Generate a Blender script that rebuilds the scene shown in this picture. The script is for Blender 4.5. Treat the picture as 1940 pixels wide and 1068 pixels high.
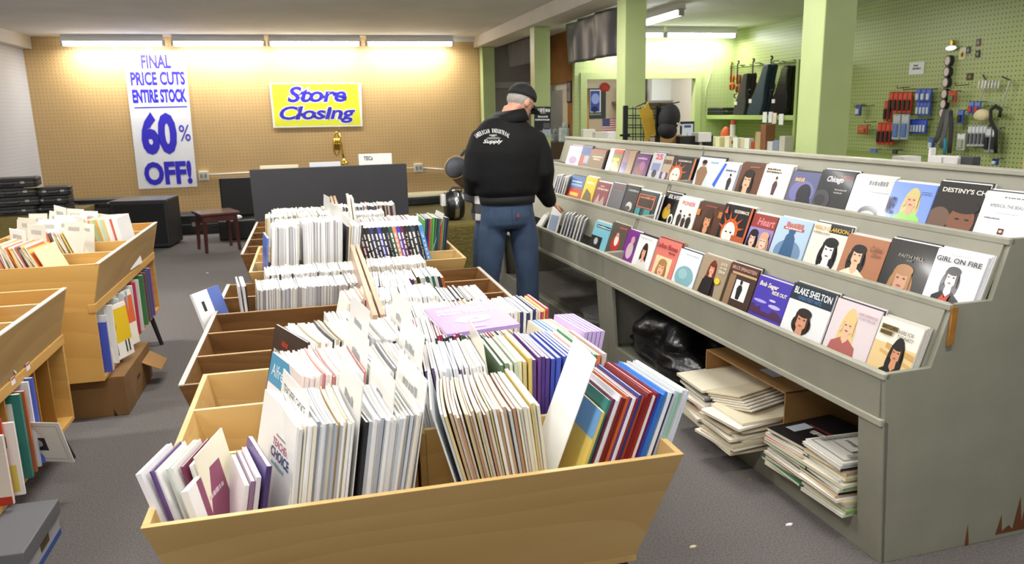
import bpy, math, random
from mathutils import Vector, Matrix
random.seed(7)
for o in list(bpy.data.objects): bpy.data.objects.remove(o)
S = bpy.context.scene
COL = S.collection
# ---------------------------------------------------------------- camera
F = 1465.0; CX, CY = 970.0, 534.0; EYE = Vector((0, 0, 1.6))
AX = Vector((0.9681, -0.0729, 0.2396)); AY = Vector((-0.2488, -0.2054, 0.9465)); AZ = Vector((-0.0198, -0.9760, -0.2170))
AY.normalize(); AZ = (AZ - AY * AZ.dot(AY)).normalized(); AX = AY.cross(AZ).normalized()
if AX.x < 0: AX = -AX
RW = Matrix((AX, AY, AZ))                     # camera (x right, y down, z forward) -> world
def ray(u, v): return (RW @ Vector((u - CX, v - CY, F))).normalized()
def at_y(u, v, y):
    d = ray(u, v); return EYE + d * (y / d.y)
def at_x(u, v, x):
    d = ray(u, v); return EYE + d * (x / d.x)
def at_z(u, v, z=0.0):
    d = ray(u, v); return EYE + d * ((z - EYE.z) / d.z)
cam = bpy.data.objects.new('camera', bpy.data.cameras.new('camera')); COL.objects.link(cam)
cam.data.sensor_fit = 'HORIZONTAL'; cam.data.sensor_width = 36; cam.data.lens = 36 * F / 1940
cam.data.clip_start = 0.05
xr = RW @ Vector((1, 0, 0)); up = RW @ Vector((0, -1, 0)); bk = RW @ Vector((0, 0, -1))
M = Matrix((xr, up, bk)).transposed().to_4x4(); M.translation = EYE
cam.matrix_world = M
S.camera = cam
cam.data.dof.use_dof = True; cam.data.dof.focus_distance = 2.7; cam.data.dof.aperture_fstop = 6.3
# ---------------------------------------------------------------- colour management, world, lights
S.view_settings.view_transform = 'Standard'; S.view_settings.look = 'None'
S.view_settings.exposure = 0.0; S.view_settings.gamma = 1.0; S.view_settings.use_curve_mapping = False
W = bpy.data.worlds.new('world'); S.world = W; W.use_nodes = True
W.node_tree.nodes['Background'].inputs[0].default_value = (0.93, 0.97, 1.0, 1)
W.node_tree.nodes['Background'].inputs[1].default_value = 0.42
def area(name, loc, sx, sy, power, rot=(0, 0, 0), col=(1, 0.97, 0.92)):
    L = bpy.data.lights.new(name, 'AREA'); L.shape = 'RECTANGLE'; L.size = sx; L.size_y = sy
    L.energy = power; L.color = col
    o = bpy.data.objects.new(name, L); COL.objects.link(o); o.location = loc; o.rotation_euler = rot
    return o
CEIL = 2.75
LAMP_W = 31
# ---------------------------------------------------------------- helpers
def lin(c):
    c = c.lstrip('#'); v = [int(c[i:i + 2], 16) / 255 for i in (0, 2, 4)]
    return tuple((x / 12.92 if x <= .04045 else ((x + .055) / 1.055) ** 2.4) for x in v)
_mats = {}
def mat(c, rough=.55, metal=0.0, noise=0.0, scale=20, spec=.5, emit=0, bump=0, coat=0, alpha=1, trans=0):
    key = (c, rough, metal, noise, scale, spec, emit, bump, coat, alpha, trans)
    if key in _mats: return _mats[key]
    m = bpy.data.materials.new('mat_' + c.strip('#')); m.use_nodes = True
    nt = m.node_tree; b = nt.nodes['Principled BSDF']; rgb = lin(c)
    b.inputs['Base Color'].default_value = (*rgb, 1); b.inputs['Roughness'].default_value = rough
    b.inputs['Metallic'].default_value = metal; b.inputs['Specular IOR Level'].default_value = spec
    b.inputs['Coat Weight'].default_value = coat; b.inputs['Coat Roughness'].default_value = .08
    b.inputs['Alpha'].default_value = alpha; b.inputs['Transmission Weight'].default_value = trans
    if emit:
        b.inputs['Emission Color'].default_value = (*rgb, 1); b.inputs['Emission Strength'].default_value = emit
    if noise or bump:
        tc = nt.nodes.new('ShaderNodeTexCoord'); nz = nt.nodes.new('ShaderNodeTexNoise')
        nz.inputs['Scale'].default_value = scale; nz.inputs['Detail'].default_value = 4
        nt.links.new(tc.outputs['Object'], nz.inputs['Vector'])
        if noise:
            r = nt.nodes.new('ShaderNodeValToRGB')
            r.color_ramp.elements[0].position = .3; r.color_ramp.elements[1].position = .7
            r.color_ramp.elements[0].color = (*[x * (1 - noise) for x in rgb], 1)
            r.color_ramp.elements[1].color = (*[min(1, x * (1 + noise)) for x in rgb], 1)
            nt.links.new(nz.outputs['Fac'], r.inputs[0]); nt.links.new(r.outputs[0], b.inputs['Base Color'])
        if bump:
            bp = nt.nodes.new('ShaderNodeBump'); bp.inputs['Strength'].default_value = bump; bp.inputs['Distance'].default_value = .02
            nt.links.new(nz.outputs['Fac'], bp.inputs['Height']); nt.links.new(bp.outputs[0], b.inputs['Normal'])
    _mats[key] = m
    return m
def wood(c1, c2, axis='X', scale=3.0, rough=.45, dist=2.5, coat=.25):
    key = ('wood', c1, c2, axis, scale)
    if key in _mats: return _mats[key]
    m = bpy.data.materials.new('wood_' + c1.strip('#')); m.use_nodes = True
    nt = m.node_tree; b = nt.nodes['Principled BSDF']
    tc = nt.nodes.new('ShaderNodeTexCoord'); mp = nt.nodes.new('ShaderNodeMapping')
    sc = {'X': (.6, 2.2, 2.2), 'Y': (2.2, .6, 2.2), 'Z': (2.2, 2.2, .6)}[axis]
    mp.inputs['Scale'].default_value = sc
    nz = nt.nodes.new('ShaderNodeTexNoise'); nz.inputs['Scale'].default_value = scale; nz.inputs['Detail'].default_value = 6; nz.inputs['Distortion'].default_value = .6
    wv = nt.nodes.new('ShaderNodeTexWave'); wv.inputs['Scale'].default_value = scale * .75; wv.inputs['Distortion'].default_value = dist * 6; wv.inputs['Detail'].default_value = 1.0; wv.inputs['Detail Scale'].default_value = .7
    wv.bands_direction = 'X' if axis == 'Z' else 'Z'; wv.wave_profile = 'SAW'
    mx = nt.nodes.new('ShaderNodeMath'); mx.operation = 'MULTIPLY_ADD'; mx.inputs[1].default_value = .24
    r = nt.nodes.new('ShaderNodeValToRGB'); r.color_ramp.elements[0].position = .25; r.color_ramp.elements[1].position = .85
    r.color_ramp.elements[0].color = (*lin(c2), 1); r.color_ramp.elements[1].color = (*lin(c1), 1)
    L = nt.links.new
    L(tc.outputs['Object'], mp.inputs[0]); L(mp.outputs[0], nz.inputs['Vector']); L(mp.outputs[0], wv.inputs['Vector'])
    L(wv.outputs['Fac'], mx.inputs[0]); L(nz.outputs['Fac'], mx.inputs[2]); L(mx.outputs[0], r.inputs[0]); L(r.outputs[0], b.inputs['Base Color'])
    b.inputs['Roughness'].default_value = rough; b.inputs['Coat Weight'].default_value = coat; b.inputs['Coat Roughness'].default_value = .25
    _mats[key] = m
    return m
def pegboard(c, hole, axes, pitch=.0254, rad=.16, gloss=.4, noise=.06):
    m = bpy.data.materials.new('pegboard_' + c.strip('#')); m.use_nodes = True
    nt = m.node_tree; b = nt.nodes['Principled BSDF']; L = nt.links.new
    tc = nt.nodes.new('ShaderNodeTexCoord'); sp = nt.nodes.new('ShaderNodeSeparateXYZ'); L(tc.outputs['Object'], sp.inputs[0])
    sq = []
    for a in axes:
        d = nt.nodes.new('ShaderNodeMath'); d.operation = 'DIVIDE'; d.inputs[1].default_value = pitch; L(sp.outputs[a], d.inputs[0])
        fr = nt.nodes.new('ShaderNodeMath'); fr.operation = 'FRACT'; L(d.outputs[0], fr.inputs[0])
        s = nt.nodes.new('ShaderNodeMath'); s.operation = 'SUBTRACT'; s.inputs[1].default_value = .5; L(fr.outputs[0], s.inputs[0])
        p = nt.nodes.new('ShaderNodeMath'); p.operation = 'POWER'; p.inputs[1].default_value = 2; L(s.outputs[0], p.inputs[0]); sq.append(p)
    ad = nt.nodes.new('ShaderNodeMath'); ad.operation = 'ADD'; L(sq[0].outputs[0], ad.inputs[0]); L(sq[1].outputs[0], ad.inputs[1])
    lt = nt.nodes.new('ShaderNodeMath'); lt.operation = 'LESS_THAN'; lt.inputs[1].default_value = rad * rad; L(ad.outputs[0], lt.inputs[0])
    nz = nt.nodes.new('ShaderNodeTexNoise'); nz.inputs['Scale'].default_value = 1.1; nz.inputs['Detail'].default_value = 5; L(tc.outputs['Object'], nz.inputs['Vector'])
    r = nt.nodes.new('ShaderNodeValToRGB'); rgb = lin(c)
    r.color_ramp.elements[0].position = .3; r.color_ramp.elements[1].position = .7
    r.color_ramp.elements[0].color = (*[x * (1 - noise) for x in rgb], 1); r.color_ramp.elements[1].color = (*[min(1, x * (1 + noise)) for x in rgb], 1)
    L(nz.outputs['Fac'], r.inputs[0])
    mx = nt.nodes.new('ShaderNodeMix'); mx.data_type = 'RGBA'; L(lt.outputs[0], mx.inputs[0]); L(r.outputs[0], mx.inputs[6]); mx.inputs[7].default_value = (*lin(hole), 1)
    L(mx.outputs[2], b.inputs['Base Color']); b.inputs['Roughness'].default_value = gloss
    return m
class MB:
    def __init__(s): s.v = []; s.f = []; s.m = []
    def add(s, vs, fs, mi=0):
        n = len(s.v); s.v += [tuple(p) for p in vs]; s.f += [tuple(i + n for i in f) for f in fs]; s.m += [mi] * len(fs); return s
    def hexa(s, p, mi=0): return s.add(p, [(0, 3, 2, 1), (4, 5, 6, 7), (0, 1, 5, 4), (1, 2, 6, 5), (2, 3, 7, 6), (3, 0, 4, 7)], mi)
    def box(s, x0, x1, y0, y1, z0, z1, mi=0, M=None):
        p = [(x0, y0, z0), (x1, y0, z0), (x1, y1, z0), (x0, y1, z0), (x0, y0, z1), (x1, y0, z1), (x1, y1, z1), (x0, y1, z1)]
        if M: p = [M @ Vector(q) for q in p]
        return s.hexa(p, mi)
    def prism(s, poly, fn0, fn1, mi=0):
        n = len(poly); a = [fn0(*q) for q in poly]; b = [fn1(*q) for q in poly]
        return s.add(a + b, [tuple(range(n - 1, -1, -1)), tuple(range(n, 2 * n))] + [(i, (i + 1) % n, n + (i + 1) % n, n + i) for i in range(n)], mi)
    def prism_y(s, poly, y0, y1, mi=0): return s.prism(poly, lambda x, z: (x, y0, z), lambda x, z: (x, y1, z), mi)
    def prism_x(s, poly, x0, x1, mi=0): return s.prism(poly, lambda y, z: (x0, y, z), lambda y, z: (x1, y, z), mi)
    def prism_z(s, poly, z0, z1, mi=0): return s.prism(poly, lambda x, y: (x, y, z0), lambda x, y: (x, y, z1), mi)
    def loft(s, rings, mi=0, cap=True, closed=True):
        n = len(rings[0]); vs = [p for r in rings for p in r]; fs = []
        for i in range(len(rings) - 1):
            for j in range(n if closed else n - 1):
                k = (j + 1) % n; fs.append((i * n + j, i * n + k, (i + 1) * n + k, (i + 1) * n + j))
        if cap and closed: fs.append(tuple(range(n - 1, -1, -1))); fs.append(tuple(range((len(rings) - 1) * n, len(rings) * n)))
        return s.add(vs, fs, mi)
    def tube(s, pts, rad, n=8, mi=0, flat=1.0):
        pts = [Vector(p) for p in pts]; rads = rad if isinstance(rad, (list, tuple)) else [rad] * len(pts); rings = []
        ref = None
        for i, p in enumerate(pts):
            t = (pts[min(i + 1, len(pts) - 1)] - pts[max(i - 1, 0)]).normalized()
            if ref is None:
                ref = Vector((0, 0, 1)) if abs(t.z) < .9 else Vector((0, 1, 0))
            a = (ref - t * ref.dot(t)).normalized(); bb = t.cross(a); ref = a
            rings.append([p + (a * math.cos(2 * math.pi * k / n) + bb * math.sin(2 * math.pi * k / n) * flat) * rads[i] for k in range(n)])
        return s.loft(rings, mi)
    def cyl(s, p0, p1, r0, r1=None, n=12, mi=0): return s.tube([p0, p1], [r0, r0 if r1 is None else r1], n, mi)
    def ell(s, c, r, n=14, m=8, mi=0, M=None):
        rings = []
        for i in range(m + 1):
            a = -math.pi / 2 + math.pi * i / m; ca = max(math.cos(a), .02)
            q = [Vector((r[0] * ca * math.cos(2 * math.pi * k / n), r[1] * ca * math.sin(2 * math.pi * k / n), r[2] * math.sin(a))) for k in range(n)]
            rings.append([Vector(c) + ((M @ p) if M else p) for p in q])
        return s.loft(rings, mi)
    def build(s, name, mats, parent=None, smooth=False, origin=None, bevel=0, loc=None, rot=None):
        if origin is not None:
            o = Vector(origin); s.v = [tuple(Vector(p) - o) for p in s.v]
        me = bpy.data.meshes.new(name); me.from_pydata(s.v, [], s.f)
        if not isinstance(mats, (list, tuple)): mats = [mats]
        for m in mats: me.materials.append(m)
        if len(mats) > 1: me.polygons.foreach_set('material_index', s.m)
        if smooth: me.polygons.foreach_set('use_smooth', [True] * len(me.polygons))
        me.validate(); me.update()
        ob = bpy.data.objects.new(name, me); COL.objects.link(ob)
        if origin is not None and parent is None: ob.location = origin
        if loc is not None: ob.location = loc
        if rot is not None: ob.rotation_euler = rot
        if parent: ob.parent = parent
        if bevel:
            b = ob.modifiers.new('bevel', 'BEVEL'); b.width = bevel; b.segments = 2; b.limit_method = 'ANGLE'
        return ob
def tag(o, label, cat, group=None):
    o['label'] = label; o['category'] = cat
    if group: o['group'] = group
    return o
def thing(name, label, cat, loc=(0, 0, 0), rotz=0, group=None):
    o = bpy.data.objects.new(name, None); COL.objects.link(o); o.location = loc; o.rotation_euler = (0, 0, rotz); o.empty_display_size = .05
    return tag(o, label, cat, group)
_ones = ['', 'first', 'second', 'third', 'fourth', 'fifth', 'sixth', 'seventh', 'eighth', 'ninth', 'tenth', 'eleventh', 'twelfth', 'thirteenth', 'fourteenth', 'fifteenth', 'sixteenth', 'seventeenth', 'eighteenth', 'nineteenth']
def nth(n):
    if n < 20: return _ones[n]
    t = ('twenty', 'thirty', 'forty', 'fifty')[n // 10 - 2]
    return t + '-' + _ones[n % 10] if n % 10 else t[:-1] + 'ieth'
def hue(c):
    import colorsys
    r, g, b = [int(c[i:i + 2], 16) / 255 for i in (1, 3, 5)]; h, s, v = colorsys.rgb_to_hsv(r, g, b)
    if s < .14: return 'white' if v > .87 else 'light grey' if v > .7 else 'grey' if v > .4 else 'black'
    if v < .22: return 'black'
    nm = 'red' if h < .03 or h > .94 else 'orange' if h < .095 else 'yellow' if h < .19 else 'green' if h < .44 else 'teal' if h < .53 else 'blue' if h < .70 else 'purple' if h < .84 else 'plum'
    if nm in ('orange', 'yellow') and s < .45: nm = 'cream' if v > .82 else 'tan'
    if nm == 'orange' and v < .6: nm = 'brown'
    return ('dark ' if v < .5 and nm != 'brown' else 'pale ' if s < .3 and nm not in ('cream', 'tan') else '') + nm
def struct(o): o['kind'] = 'structure'; return o
# ---- flat print (lettering, cover art)
_txt = {}
def text_geo(s, shear=0, off=0, sx=1.0):
    key = (s, shear, off)
    if key not in _txt:
        cu = bpy.data.curves.new('t', 'FONT'); cu.body = s; cu.shear = shear; cu.offset = off; cu.resolution_u = 3; cu.fill_mode = 'FRONT'; cu.dimensions = '2D'
        ob = bpy.data.objects.new('t', cu); me = bpy.data.meshes.new_from_object(ob)
        vs = [(v.co.x, v.co.y) for v in me.vertices]; fs = [tuple(p.vertices) for p in me.polygons]
        bpy.data.objects.remove(ob); bpy.data.curves.remove(cu); bpy.data.meshes.remove(me)
        xs = [p[0] for p in vs] or [0]; ys = [p[1] for p in vs] or [0]
        x0, x1, y0, y1 = min(xs), max(xs), min(ys), max(ys)
        _txt[key] = ([((x - x0) / max(x1 - x0, 1e-6), (y - y0) / max(y1 - y0, 1e-6)) for x, y in vs], fs)
    return _txt[key]
def ellp(cx, cy, rx, ry, n=18, rot=0):
    c, s = math.cos(rot), math.sin(rot)
    return [(cx + rx * math.cos(2 * math.pi * i / n) * c - ry * math.sin(2 * math.pi * i / n) * s, cy + rx * math.cos(2 * math.pi * i / n) * s + ry * math.sin(2 * math.pi * i / n) * c) for i in range(n)]
def clip01(P):
    for ax, lim, sg in ((0, 0.0, 1), (0, 1.0, -1), (1, 0.0, 1), (1, 1.0, -1)):
        out = []
        for i in range(len(P)):
            a, b = P[i - 1], P[i]; da, db = (a[ax] - lim) * sg, (b[ax] - lim) * sg
            if (da >= 0) != (db >= 0):
                t = da / (da - db); out.append((a[0] + (b[0] - a[0]) * t, a[1] + (b[1] - a[1]) * t))
            if db >= 0: out.append(b)
        P = out
        if len(P) < 3: return []
    return P
# print that the photograph shows only as a blurred line of type
BLUR = {'RECORDS', 'SONGS', 'MUSIC', 'FOLK', 'SMITH', 'SONGBOOK', 'Norah', 'SELECTIONS', 'by Baryshnikov', 'Celtic', 'LOVE ME', 'Rocky Road', 'JAZZ', 'THE', 'FAKE BOOK', 'METALLICA', 'Van Cliburn', 'In the Blue', 'Taylor', 'The Best',
        'Someone to Blues', 'Carols', 'If You Leave Me Now', 'Saturday', 'ALL I EVER WANTED', 'Arranged for chorus', 'Katharine Lee Bates', 'FAMILY', 'CRY', 'GREATEST HITS.', 'Level', 'Early', 'Inter', 'Solo', 'Duet', 'Grade 3', 'solos',
        'MORNING FAVORITES', 'Jazz Pieces', 'Great Songs', 'Piano Hits', 'Easy Play', 'Top Tunes', 'BEST OF', 'THE 70S', 'THE 90S', 'WALTZES', 'Songs', 'VF3', 'MAKE', 'A STRING', '3 for 10', 'sale', 'MUSIC CITY', 'presents', '(555) 024-4875',
        'Garden City Guitars Piano', 'for piano', 'selected and edited', 'Music On', 'Vol 1', '101', 'Hits'}
def bars(s, x0, y0, x1, y1):
    r = random.Random(s); x = x0; out = []; W_ = x1 - x0
    while x < x1 - .02 * W_:
        w = min(W_ * r.uniform(.08, .2), x1 - x); h = (y1 - y0) * r.uniform(.65, 1.0); out.append([(x, y0), (x + w, y0), (x + w, y0 + h), (x, y0 + h)]); x += w + W_ * r.uniform(.02, .05)
    return out
def art(name, items, O, U, V, parent=None, eps=.0004, rough=.35, coat=0, origin=None, bend=None, clip=True):
    """flat print: items in units of the sheet (0..1); O lower-left corner, U/V edge vectors; layers lie eps apart"""
    O, U, V = Vector(O), Vector(U), Vector(V); N = U.cross(V).normalized(); mb = MB(); cols = []; z = 0
    def put(p):
        q = O + U * p[0] + V * p[1] + N * z
        return bend(q) if bend else q
    for it in items:
        z += eps; k = it[0]; c = it[-1]
        if c not in cols: cols.append(c)
        mi = cols.index(c)
        if k == 'r': P = [(it[1], it[2]), (it[3], it[2]), (it[3], it[4]), (it[1], it[4])]
        elif k == 'e': P = ellp(*it[1:5], rot=it[5] if len(it) > 6 else 0)
        elif k == 'p': P = it[1]
        elif k == 't':
            _, s, x0, y0, x1, y1 = it[:6]
            if s in BLUR:
                for P in bars(s, x0, y0, x1, y1): mb.add([put(p) for p in P], [(0, 1, 2, 3)], mi)
                continue
            sh = it[6] if len(it) > 7 else 0; of = it[7] if len(it) > 8 else 0
            vs, fs = text_geo(s, sh, of)
            mb.add([put((x0 + (x1 - x0) * a, y0 + (y1 - y0) * b)) for a, b in vs], fs, mi); continue
        if clip: P = clip01(P)
        if P: mb.add([put(p) for p in P], [tuple(range(len(P)))], mi)
    return mb.build(name, [mat(c, rough, coat=coat, spec=.3) for c in cols], parent, origin=origin)
# ---------------------------------------------------------------- the room
YB = 12.75; XL = -3.85; XR = 6.5; Y0 = -4.0; YO = 11.25; XO = 3.86
carpet = mat('#6f6b69', .95, noise=.30, scale=140, spec=.1, bump=.5)
ceil_m = mat('#dededd', .8, noise=.07, scale=1.2, bump=.25)
tan_peg = pegboard('#c9a873', '#8f7347', 'XZ', pitch=.05, rad=.13, noise=.08)
white_peg = pegboard('#bcbec2', '#94959a', 'YZ', pitch=.05, rad=.13)
green_peg = pegboard('#a4b174', '#525c3a', 'YZ', pitch=.045, rad=.16, noise=.05, gloss=.35)
green_pegx = pegboard('#b0bf85', '#909f68', 'XZ', pitch=.06, rad=.12, gloss=.4)
green = mat('#a8b87c', .4, noise=.05, scale=3)
beam_m = mat('#d6d2ca', .7, noise=.04, scale=4)
trim_w = mat('#e4e2dc', .6)
struct(MB().box(XL, XR, Y0, YB + .3, -.1, 0).build('floor', carpet))
struct(MB().box(XL, XR + .2, Y0, YB + .3, CEIL, CEIL + .1).build('ceiling', ceil_m))
struct(MB().box(XL - .1, 2.98, YB, YB + .12, .12, CEIL).build('wall_back', tan_peg))
struct(MB().box(2.98, XO + .3, YB, YB + .12, 0, CEIL).build('wall_recess', mat('#77736f', .7, noise=.1, scale=3)))
struct(MB().box(2.98, XO, YB - .05, YB, 1.95, 2.05).build('trim_1', mat('#8d8a86', .6)))
struct(MB().box(XL - .1, 2.98, YB + .02, YB + .14, 0, .12).build('baseboard_back', mat('#5b4630', .7)))
struct(MB().box(XL - .12, XL, Y0, YB, 0, CEIL).build('wall_left', white_peg))
struct(MB().box(XL, XL + .12, Y0, YB, 2.58, CEIL).build('trim_2', beam_m))
struct(MB().box(XR, XR + .1, Y0, YO + .1, 0, CEIL).build('wall_right', green_peg))
struct(MB().box(2.66, 3.02, Y0, YB, 2.59, CEIL).build('trim_3', beam_m))
struct(MB().box(1.9, 2.66, YB - .07, YB, 2.68, CEIL).build('trim_4', trim_w))
# unseen wall behind the photographer: sill, piers, header round openings added for fill light
wf = MB(); wf.box(XL, XR, Y0 - .1, Y0, 0, .5); wf.box(XL, XR, Y0 - .1, Y0, 2.5, CEIL)
for x in (XL, -.3, 3.0, XR - .3): wf.box(x, x + .3, Y0 - .1, Y0, .5, 2.5)
struct(wf.build('wall_front', mat('#c9c6bf', .7)))
# office wall with a wide serving opening
wo = MB(); a = at_y(1111, 158, YO); b = at_y(1316, 161, YO); ox0, ox1 = a.x, b.x; oz0, oz1 = .95, 2.02
wo.box(XO, ox0, YO, YO + .1, 0, CEIL); wo.box(ox1, XR, YO, YO + .1, 0, CEIL); wo.box(ox0, ox1, YO, YO + .1, oz1, CEIL); wo.box(ox0, ox1, YO, YO + .1, 0, oz0)
struct(wo.build('wall_office', green_pegx))
wt = MB(); wt.box(ox0 - .1, ox0, YO - .03, YO, oz0, oz1 + .1); wt.box(ox1, ox1 + .1, YO - .03, YO, oz0, oz1 + .1); wt.box(ox0, ox1, YO - .03, YO, oz1, oz1 + .1)
struct(wt.build('trim_5', mat('#b0bf85', .4)))
ws = MB(); ws.box(XO, XO + .1, YO + .1, YB, 2.0, CEIL); ws.box(XO, XO + .1, YO + .1, YO + .34, 0, 2.0); ws.box(XO, XO + .1, YO + .34, YB, 0, 1.1)
struct(ws.build('wall_office_side', mat('#8a5c22', .6, noise=.15, scale=5)))
struct(MB().box(XO, XR, 13.9, 14.0, 0, CEIL).build('wall_office_back', mat('#b3a38c', .8, noise=.05)))
struct(MB().box(XO, XR + .1, YB + .3, 14, CEIL, CEIL + .1).build('ceiling_office', ceil_m))
struct(MB().box(XO, XR + .1, YB + .3, 14, -.1, 0).build('floor_office', carpet))
struct(MB().box(XR, XR + .1, YO + .1, 14, 0, CEIL).build('wall_office_right', mat('#d8d2c4', .8)))
# square columns under the beam
for i, (y, lab) in enumerate(((3.83, 'thick green square column right behind the record rack, nearest of the row'), (6.62, 'green square column beside the wire grid rack'),
                              (9.5, 'green square column with a black poster taped on it'), (12.5, 'green square column against the tan wall, farthest of the row'))):
    c = MB().box(-.1, .1, -.1, .1, 0, 2.59).build('column', mat('#a8b87c', .45, noise=.05, scale=4), loc=(2.84, y + .1, 0), bevel=.006)
    tag(c, lab, 'column', 'green columns under the beam')
pl = MB().box(-.08, .08, -.3, .3, 0, CEIL).build('column', mat('#c9b877', .5, noise=.05), loc=(XR - .08, 5.5, 0))
tag(pl, 'pale yellow pilaster at the end of the green pegboard wall', 'column')
# ---------------------------------------------------------------- fluorescent fixtures
tube_m = mat('#fbfdff', .4, emit=13); house_m = mat('#f0f1f2', .4); cap_m = mat('#b8b8b8', .4)
def fixture(p0, p1, label, group, power, tilt=0.0):
    p0, p1 = Vector(p0), Vector(p1); d = p1 - p0; L = d.length; mid = (p0 + p1) / 2
    t = thing('ceiling_light', label, 'light', mid, math.atan2(d.y, d.x), group)
    MB().prism_x([(-.06, 0), (.06, 0), (.04, .09), (-.04, .09)], -L / 2, L / 2).build('housing', house_m, t)
    MB().cyl((-L / 2 + .03, 0, -.03), (L / 2 - .03, 0, -.03), .032).build('tube', tube_m, t)
    for s in (-1, 1): MB().box(s * L / 2 - .015, s * L / 2 + .015, -.03, .03, -.06, .02).build('end_cap', cap_m, t)
    area('fixture_light', mid + Vector((0, 0, -.07)), L * .95, .1, power, (tilt, 0, math.atan2(d.y, d.x)))
G1 = 'fluorescent lights along the tan wall'
for i, (u0, u1, v, nm) in enumerate(((115, 308, 66, 'brightest fluorescent light over the final price cuts banner'), (325, 500, 66, 'second fluorescent light from the left wall along tan wall'),
                            (508, 681, 65, 'fluorescent light directly above the yellow closing sign'), (693, 857, 66, 'fluorescent light nearest the beam along the tan wall'))):
    a, b = at_y(u0, v, 12.5), at_y(u1, v, 12.5)
    fixture((a.x, 12.5, CEIL - .09), (b.x, 12.5, CEIL - .09), nm, G1, 31)
G2 = 'fluorescent lights over the green counter area'
a, b = at_y(1262, 68, 11.0), at_y(1393, 68, 11.0)
fixture((a.x, 11.0, CEIL - .09), (b.x, 11.0, CEIL - .09), 'fluorescent light in the green corner above the violins', G2, 22)
c = at_y(1130, 68, 11.0); fixture((c.x, 11.0, CEIL - .09), (a.x - .05, 11.0, CEIL - .09), 'fluorescent light over the green office opening, partly behind a column', G2, 18)
fixture((4.18, 9.9, CEIL - .09), (4.15, 8.4, CEIL - .09), 'slanting fluorescent light on the ceiling right of a green column', G2, 26)
# unseen fixtures added overhead and behind the photographer as main light and fill
for x in (-2.4, -.4, 1.6):
    for y, k in ((-1.5, .6), (1.2, 1.0), (3.8, 1.2), (6.4, 1.3)):  # farthest row added to brighten the distant carpet
        fixture((x - .6, y, CEIL - .09), (x + .6, y, CEIL - .09), 'overhead fluorescent light in the near part of the shop', 'overhead shop lights', LAMP_W * k * (1.7 if y > 6 and x < -2 else 1))
for y in (2.0, 5.2):
    fixture((4.6, y, CEIL - .09), (4.6, y + 1.2, CEIL - .09), 'overhead fluorescent light behind the counter', 'overhead counter lights', LAMP_W)
area('office_light', (5.2, 12.4, CEIL - .1), 1.2, .3, 45)
# ---------------------------------------------------------------- signs on the back wall
def sheet(name, label, cat, quad, items, back, thick=.004, group=None):
    """a paper sheet given by its corners (lower-left, lower-right, upper-right, upper-left)"""
    q = [Vector(p) for p in quad]; org = (q[0] + q[1]) / 2; n = (q[1] - q[0]).cross(q[3] - q[0]).normalized()
    mb = MB(); f = [p + n * thick for p in q]; mb.hexa([q[0], q[1], q[2], q[3], f[0], f[1], f[2], f[3]])
    o = mb.build(name, mat(back, .35), origin=org); tag(o, label, cat, group)
    if items:
        c = art('print', items, f[0] - org, q[1] - q[0], q[3] - q[0], o)
    return o
YS = YB - .012
B = '#3a32c8'
q = [at_y(263, 358, YS), at_y(374, 353, YS), at_y(350, 96, YS), at_y(233, 97, YS)]
def bold(s, x0, y0, x1, y1, c, sh=0, of=.03): return ('t', s, x0, y0, x1, y1, sh, of, c)
sheet('wall_banner', 'tall white final price cuts 60% off banner with blue letters', 'banner', q, [
    bold('FINAL', .27, .875, .76, .975, B, of=.045), bold('PRICE CUTS', .07, .755, .97, .855, B, of=.045), bold('ENTIRE STOCK', .07, .63, .97, .73, B, of=.05),
    ('r', .08, .594, .96, .602, B), bold('60', .14, .25, .74, .565, B, of=.05), bold('%', .78, .345, .97, .465, B, of=.0), bold('OFF!', .12, .022, .93, .2, B, of=.045)], '#eef0f6')
q = [at_y(518, 242, YS), at_y(687, 239, YS), at_y(684, 157, YS), at_y(510, 157, YS)]
def outl(s, x0, y0, x1, y1): return [('t', s, x0 - .008, y0 - .02, x1 + .008, y1 + .02, .25, .075, '#fbfbe8'), ('t', s, x0, y0, x1, y1, .25, .03, B)]
sheet('closing_sign', 'yellow store closing sign with blue slanted letters', 'sign', q,
      [('r', .02, .03, .98, .97, '#e6e93c')] + outl('Store', .18, .56, .84, .92) + outl('Closing', .08, .08, .93, .48), '#f4f4ea')
# paper notes, stains of tape
for u, v in ((219, 92), (282, 92)):
    p = at_y(u, v, YS); tag(MB().box(-.03, .03, -.002, .002, -.012, .012).build('tape', mat('#f2efe6', .4), loc=p, rot=(0, .5, 0)), 'bit of clear tape on tan wall above the banner, ' + ('left one' if u < 250 else 'right one'), 'tape')
# conduit and outlets
def outlet(u, v, lab):
    p = at_y(u, v, YB - .03); t = thing('outlet_box', lab, 'outlet', p)
    MB().box(-.07, .07, -.03, .03, -.07, .07).build('box', mat('#cfcac0', .5), t, bevel=.008)
    for s in (-1, 1): MB().box(s * .03 - .018, s * .03 + .018, -.034, -.03, -.03, .03).build('socket', mat('#8d8a84', .5), t)
outlet(386, 333, 'grey outlet box right of the tall white banner'); outlet(793, 318, 'grey outlet box right of the charcoal panel')
con = MB().tube([at_y(395, 331, YB - .02), at_y(470, 327, YB - .02), at_y(700, 322, YB - .02), at_y(785, 318, YB - .02)], .012)
tag(con.build('conduit', mat('#d8d4ca', .4), smooth=True), 'thin white conduit running along the tan wall between outlets', 'conduit')
con = MB().tube([at_y(801, 318, YB - .02), at_y(840, 321, YB - .02), at_y(900, 321, YB - .02)], .012)
tag(con.build('conduit', mat('#d8d4ca', .4), smooth=True), 'thin white conduit leaving the right outlet towards the man', 'conduit')
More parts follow.
